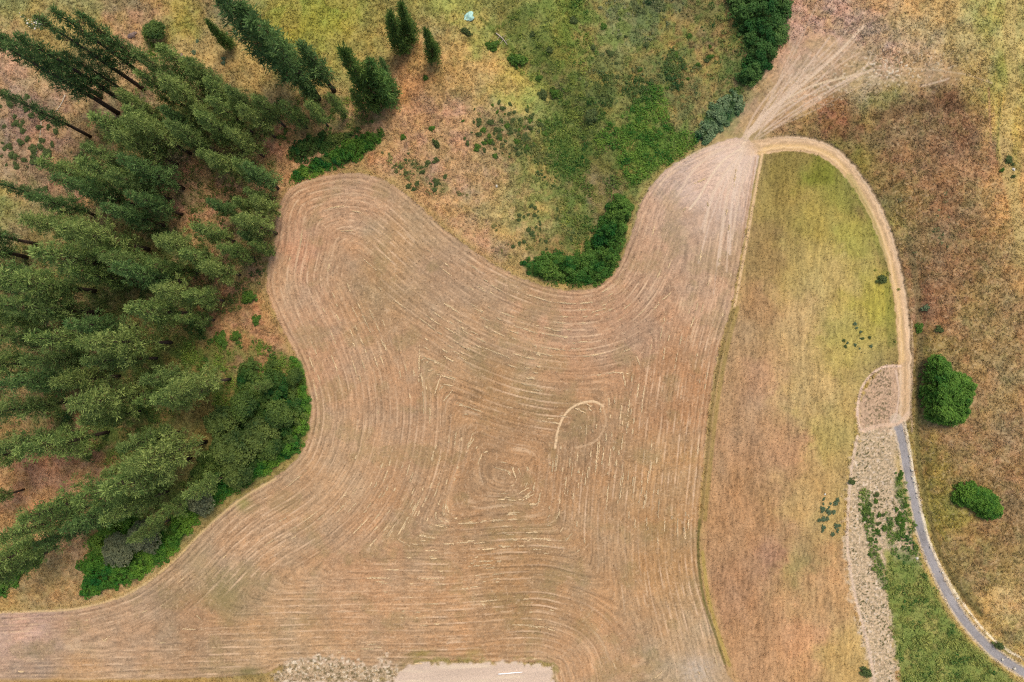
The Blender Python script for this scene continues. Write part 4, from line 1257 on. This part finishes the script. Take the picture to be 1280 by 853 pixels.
def outlined_bush(poly, hmax, seed, label, ca, cb):
    R = np.random.default_rng(seed)
    sd = sdf(poly, True, 40)
    p = np.array(poly, float); x0, y0 = p.min(0) - 3; x1, y1 = p.max(0) + 3
    n = int((x1 - x0) * (y1 - y0) * .30)
    u = R.uniform(x0, x1, n).astype(F); v = R.uniform(y0, y1, n).astype(F)
    d = sample(sd, u, v) + 4.5 * (fbm(u / 4.5, v / 4.5, seed, 2) - .5)
    ok = d > R.uniform(-1.5, .5, n)
    u, v, d = u[ok], v[ok], d[ok]
    h = hmax * np.sqrt(np.clip((d + 1.5) / 10, 0, 1)) * (.75 + .35 * fbm(u / 7, v / 7, seed + 1, 2))
    r = R.uniform(.22, .55, len(u))
    C = W(u, v); C[:, 2] += np.maximum(h - r * .5 - R.random(len(u)) ** 3 * h * .6, r * .3)
    vq, fq, c = clump_cloud(C, r, 34, .14, .55, srgb(*ca, k=LK * 1.1), srgb(*cb, k=LK * 1.2), R, flat=.9, patchy=1.3)
    pc = W(p[:, 0].mean(), p[:, 1].mean())
    me = make_mesh('shrub_leaves', vq - np.array(pc), fq, M_leaf, np.clip(c, .012, 1))
    link('shrub', me, None, tuple(float(x) for x in pc), label=label, category='shrub')


outlined_bush([(1152, 462), (1156, 450), (1166, 446), (1176, 450), (1182, 464), (1196, 468), (1206, 476), (1209, 490), (1202, 504), (1200, 518), (1192, 528), (1176, 529), (1162, 527), (1153, 516), (1150, 490)], 4.0, 81,
              'big bright green bush right of the dirt track', (46, 94, 26), (84, 124, 44))
outlined_bush([(1190, 616), (1197, 606), (1208, 603), (1218, 608), (1230, 613), (1241, 620), (1246, 632), (1244, 643), (1232, 646), (1221, 642), (1212, 633), (1199, 629), (1191, 624)], 2.6, 83,
              'smaller oblong bright green bush on the brown slope', (50, 98, 26), (90, 130, 44))
NAMED = [
    (583, 41, 1.25, 'D', .55, -.4, 'oblong dark bush just below the teal sheet'), (616, 59, 1.5, 'G', .75, .1, 'dark green bush left of the fallen log'),
    (647, 77, 1.9, 'G', .8, -.3, 'spreading green bush below the fallen log'), (740, 146, 1.6, 'D', .9, .5, 'solitary dark round bush at the top of the green gully'),
    (717, 26, .8, 'D', 1, 0, 'small dark bush near the top edge in the green swale'), (666, 43, .6, 'D', 1, 0, 'tiny dark bush right of the fallen log'),
    (687, 63, .7, 'D', 1, 0, 'small dark bush in the swale below the tiny one'), (674, 98, .7, 'G', 1, 0, 'small green bush under the spreading green bush'),
    (678, 119, 1.0, 'D', 1, 0, 'left bush of a pair in the gully head'), (694, 117, 1.1, 'G', .8, 0, 'right bush of a pair in the gully head'),
    (532, 98, .55, 'G', 1, 0, 'lone tiny green bush on the orange slope under the slender conifer'), (540, 161, .6, 'G', 1, 0, 'tiny green bush in the middle of the orange slope'),
    (545, 180, 1.1, 'D', .5, -.8, 'stretched dark shrub on the orange slope'), (504, 172, .6, 'G', 1, 0, 'tiny bush just right of the long low shrub bank'),
    (312, 372, 1.5, 'G', .8, 0, 'pale green bush on the bare orange strip'), (321, 400, .9, 'G', 1.1, 0, 'small green bush low on the bare orange strip'),
    (278, 424, 1.2, 'G', 1.3, .5, 'upright green bush at the foot of the orange strip'), (296, 420, .9, 'G', 1, 0, 'small bush right of the upright green bush'),
    (1148, 410, .9, 'G', 1.1, 0, 'left dark green bush by the dirt track above the big bush'), (1173, 412, .9, 'D', .8, 0, 'right dark bush by the dirt track above the big bush'),
    (1101, 350, 1.1, 'D', .8, .6, 'dark bush inside the meadow hugging the track bend'), (1156, 385, .9, 'S', .7, .4, 'greyish bush left of the reddish patch by the track'),
    (1246, 806, 1.3, 'D', .5, -.3, 'dark bush beside the gravel road at lower right'), (1064, 602, .7, 'D', 1, 0, 'small dark bush at the meadow margin by the stony strip'),
    (1081, 840, 1.0, 'D', 1.3, .7, 'dark bush on the left rim of the stony strip at the bottom'),
    (127, 648, 1.7, 'G', .6, .2, 'pale green oblong bush in the lower clearing'),
    (1260, 200, .75, 'D', 1.1, 0, 'largest of the dark bushes by the right edge'), (1265, 206, .45, 'D', .6, .4, 'narrow dark bush under the largest one by the right edge'),
    (1252, 213, .6, 'G', .5, .6, 'slanted green bush leftmost of those by the right edge'), (1266, 221, .5, 'D', .6, .4, 'lowest of the dark bushes by the right edge'),
    (385, 100, .1, 'D', 1, 0, None),
]
for u_, v_, r_, t_, sy_, ro_, lab in NAMED:
    if lab:
        lst = {'D': DARK, 'G': GREEN, 'S': SAGE}[t_]
        shrub(R0.choice(lst), u_, v_, r_, lab, None, sy_, 1.0, ro_)

SCATTER = [
    # n, centre, radii, size range, type, label
    (46, (28, 165), (46, 46), (.35, .85), 'D', 'small dark tuft on the pinkish slope at the left edge'),
    (100, (632, 162), (56, 36), (.22, .7), 'DDG', 'low dark green bush scattered on the slope left of the gully'),
    (24, (520, 215), (40, 28), (.25, .75), 'D', 'low bush scattered over the slope above the field corner'),
    (34, (680, 290), (44, 40), (.25, .55), 'D', 'tiny dark tuft on the tan bank above the field notch'),
    (24, (810, 60), (90, 55), (.3, .8), 'DG', 'grey green bush scattered on the brown slope at top centre'),
    (26, (1092, 655), (14, 48), (.3, .6), 'DG', 'small bush on the speckled stony strip'),
    (22, (1126, 640), (9, 50), (.3, .7), 'G', 'green bush between the stony strip and gravel road'),
    (26, (1038, 646), (14, 28), (.2, .6), 'S', 'small grey green bush at the right side of the meadow'),
    (12, (1072, 425), (18, 24), (.18, .4), 'DS', 'tiny bush in the yellow upper meadow'),
    (16, (80, 215), (55, 30), (.35, .7), 'D', 'small dark tuft near the slim lone pine'),
    (9, (300, 60), (60, 30), (.3, .6), 'S', 'grey sage bush on the slope under the small lone conifer'),
]
for n_, (cu_, cv_), (ru_, rv_), (s0, s1), ty, lab in SCATTER:
    for _ in range(n_):
        for _t in range(20):
            a_ = R0.uniform(0, 6.28); q_ = math.sqrt(R0.random())
            x_, y_ = cu_ + ru_ * q_ * math.cos(a_), cv_ + rv_ * q_ * math.sin(a_)
            if near(D_field, np.array([x_]), np.array([y_]))[0] < -4 and x_ > 1:
                break
        t_ = R0.choice(ty)
        shrub(R0.choice({'D': DARK, 'G': GREEN, 'S': SAGE}[t_]), x_, y_, R0.uniform(s0, s1), lab, lab.replace('small ', '').replace('tiny ', '') + ' group', R0.uniform(.6, 1), .8)


# ------------------------------------------------------------------ rocks, logs, pipe, tarp
def rock_mesh(seed, mat):
    import bmesh
    bm = bmesh.new()
    bmesh.ops.create_icosphere(bm, subdivisions=2, radius=1)
    R = np.random.default_rng(seed)
    ax = [unit(R.normal(size=3)) for _ in range(9)]; cut = R.uniform(.55, .85, 9)
    for v_ in bm.verts:
        p = np.array(v_.co)
        for a, c_ in zip(ax, cut):
            d = p @ a
            if d > c_:
                p = p - a * (d - c_)
        p[2] *= .75
        v_.co = p
    me = bpy.data.meshes.new('rock')
    bm.to_mesh(me); bm.free()
    me.materials.append(mat)
    return me


ROCKS = [rock_mesh(s, M_rock) for s in (61, 62, 63)]
BROWN = rock_mesh(64, M_rock2)
R1 = random.Random(9)


def rock(me, u, v, r, label, group=None, sy=1, lift=.2):
    p = W(u, v)
    o = link('rock', me, None, (float(p[0]), float(p[1]), float(p[2]) + r * lift), (R1.uniform(-.3, .3), R1.uniform(-.3, .3), R1.uniform(0, 6)), (r, r * sy, r), label=label, category='rock')
    if group:
        o['group'] = group


for (u_, v_) in [(25, 17), (26, 21), (31, 22), (33, 26), (36, 25), (35, 30), (39, 28), (37, 34), (40, 31), (43, 29), (45, 27), (47, 24), (49, 27), (50, 30), (52, 31), (50, 34), (48, 36), (46, 33), (44, 36), (41, 34), (52, 27), (46, 30)]:
    rock(ROCKS[R1.randrange(3)], u_ + R1.uniform(-.6, .6), v_ + R1.uniform(-.6, .6), R1.uniform(.12, .26), 'pale stone in the loose heap near the upper left corner', 'pale stones of the upper left heap', R1.uniform(.6, 1))
for (u_, v_) in [(29, 20), (34, 28), (38, 30), (42, 33), (47, 33), (50, 25), (32, 24), (40, 33), (45, 31), (49, 29), (52, 35)]:
    shrub(DARK[0], u_, v_ + 1, .45, 'dark weed clump growing between the pale stones at upper left', 'dark weeds among the upper left stones', .8, .4)
rock(BROWN, 165, 46, .75, 'brown boulder between the upper left stand and the round bush', None, .7)
rock(BROWN, 168, 42, .45, 'small brown rock resting against the brown boulder', None, .8)
rock(BROWN, 227, 70, .5, 'brown rock on the bare slope under the round dark bush', None, .6)
rock(ROCKS[0], 621, 233, .28, 'single white stone on the tan slope above the field')
rock(ROCKS[1], 1031, 618, .2, 'tiny white stone in the middle of the meadow')
rock(ROCKS[2], 1146, 698, .3, 'pale stone on the left verge of the gravel road')
rock(ROCKS[0], 1267, 212, .35, 'pale stone among the dark bushes at right edge')
for (u_, v_) in [(1137, 570), (1141, 598), (1143, 603), (1140, 588), (1146, 622), (1150, 640), (1156, 664), (1163, 684), (1178, 716), (1196, 748), (1253, 825), (1268, 836)]:
    rock(ROCKS[R1.randrange(3)], u_, v_, R1.uniform(.2, .32), 'white stone edging the gravel road', 'white stones along the road edge', R1.uniform(.6, 1))


def log(u0, v0, u1, v1, r, label, cat='log', mat=None, branches=0, name='fallen_log', bend=.2):
    a = W(u0, v0); b = W(u1, v1)
    c = (a + b) / 2
    a, b = a - c, b - c
    per = np.array([-(b - a)[1], (b - a)[0], 0]); per = per / max(np.linalg.norm(per), 1e-4)
    pts = [a + (b - a) * t + per * bend * math.sin(3.0 * t) + np.array([0, 0, r * .8]) for t in np.linspace(0, 1, 6)]
    tb = [tube(pts, np.linspace(r, r * .55, 6), 8)]
    for k in range(branches):
        t = .3 + .6 * k / max(1, branches); p = a + (b - a) * t + np.array([0, 0, r])
        sgn = 1 if k % 2 else -1
        tb.append(tube([p, p + per * sgn * 1.0 + (b - a) * .08 + np.array([0, 0, .2])], [r * .4, r * .15], 5))
    me = tube_mesh(name, tb, mat or M_wood)
    link(name, me, None, tuple(float(x) for x in c), label=label, category=cat)


log(620, 42, 634, 57, .13, 'fallen log lying across the green swale at the top', branches=4)
log(82, 119, 70, 140, .12, 'pale fallen log on bare ground under the longest pine')
log(52, 152, 40, 196, .09, 'thin pale fallen trunk crossing the left slope', bend=.5)
log(47, 188, 38, 204, .1, 'short pale fallen log on the slope above the slim pine')
log(623, 842.5, 653, 840, .11, 'straight white pipe lying on the bare soil at the bottom', 'pipe', M_pipe, 0, 'pipe', 0)


def tarp():
    n = 14
    R = np.random.default_rng(71)
    V_ = []; 
    gx = np.linspace(-1.05, 1.05, n); gy = np.linspace(-.75, .75, n)
    for y in gy:
        for x in gx:
            e = 1 - max(abs(x) / 1.05, abs(y) / .75) ** 3
            z = .45 * max(e, 0) * (.6 + .4 * math.sin(4 * x + 2 * y)) + .08 * math.sin(9 * x - 6 * y) + .1
            V_.append((x * (1 + .1 * math.sin(5 * y)), y * (1 + .15 * math.sin(4 * x)) + .2 * x * x, max(z, .03)))
    Fq = [(j * n + i, j * n + i + 1, (j + 1) * n + i + 1, (j + 1) * n + i) for j in range(n - 1) for i in range(n - 1)]
    m = len(V_)
    V2 = V_ + [(x, y, z - .03) for x, y, z in V_]
    Fq2 = Fq + [tuple(m + k for k in reversed(f)) for f in Fq]
    rim = [i for i in range(n)] + [j * n + n - 1 for j in range(1, n)] + [(n - 1) * n + i for i in range(n - 2, -1, -1)] + [j * n for j in range(n - 2, 0, -1)]
    for a, b in zip(rim, rim[1:] + rim[:1]):
        Fq2.append((b, a, m + a, m + b))
    me = make_mesh('tarp', V2, Fq2, M_tarp, None, True)
    p = W(585, 22)
    link('tarp', me, None, tuple(float(x) for x in p), (0, 0, .3), (1, 1, 1), label='crumpled pale teal sheet draped over the grass above an oblong bush', category='sheet')


tarp()
print('scene built, objects:', len(bpy.data.objects))
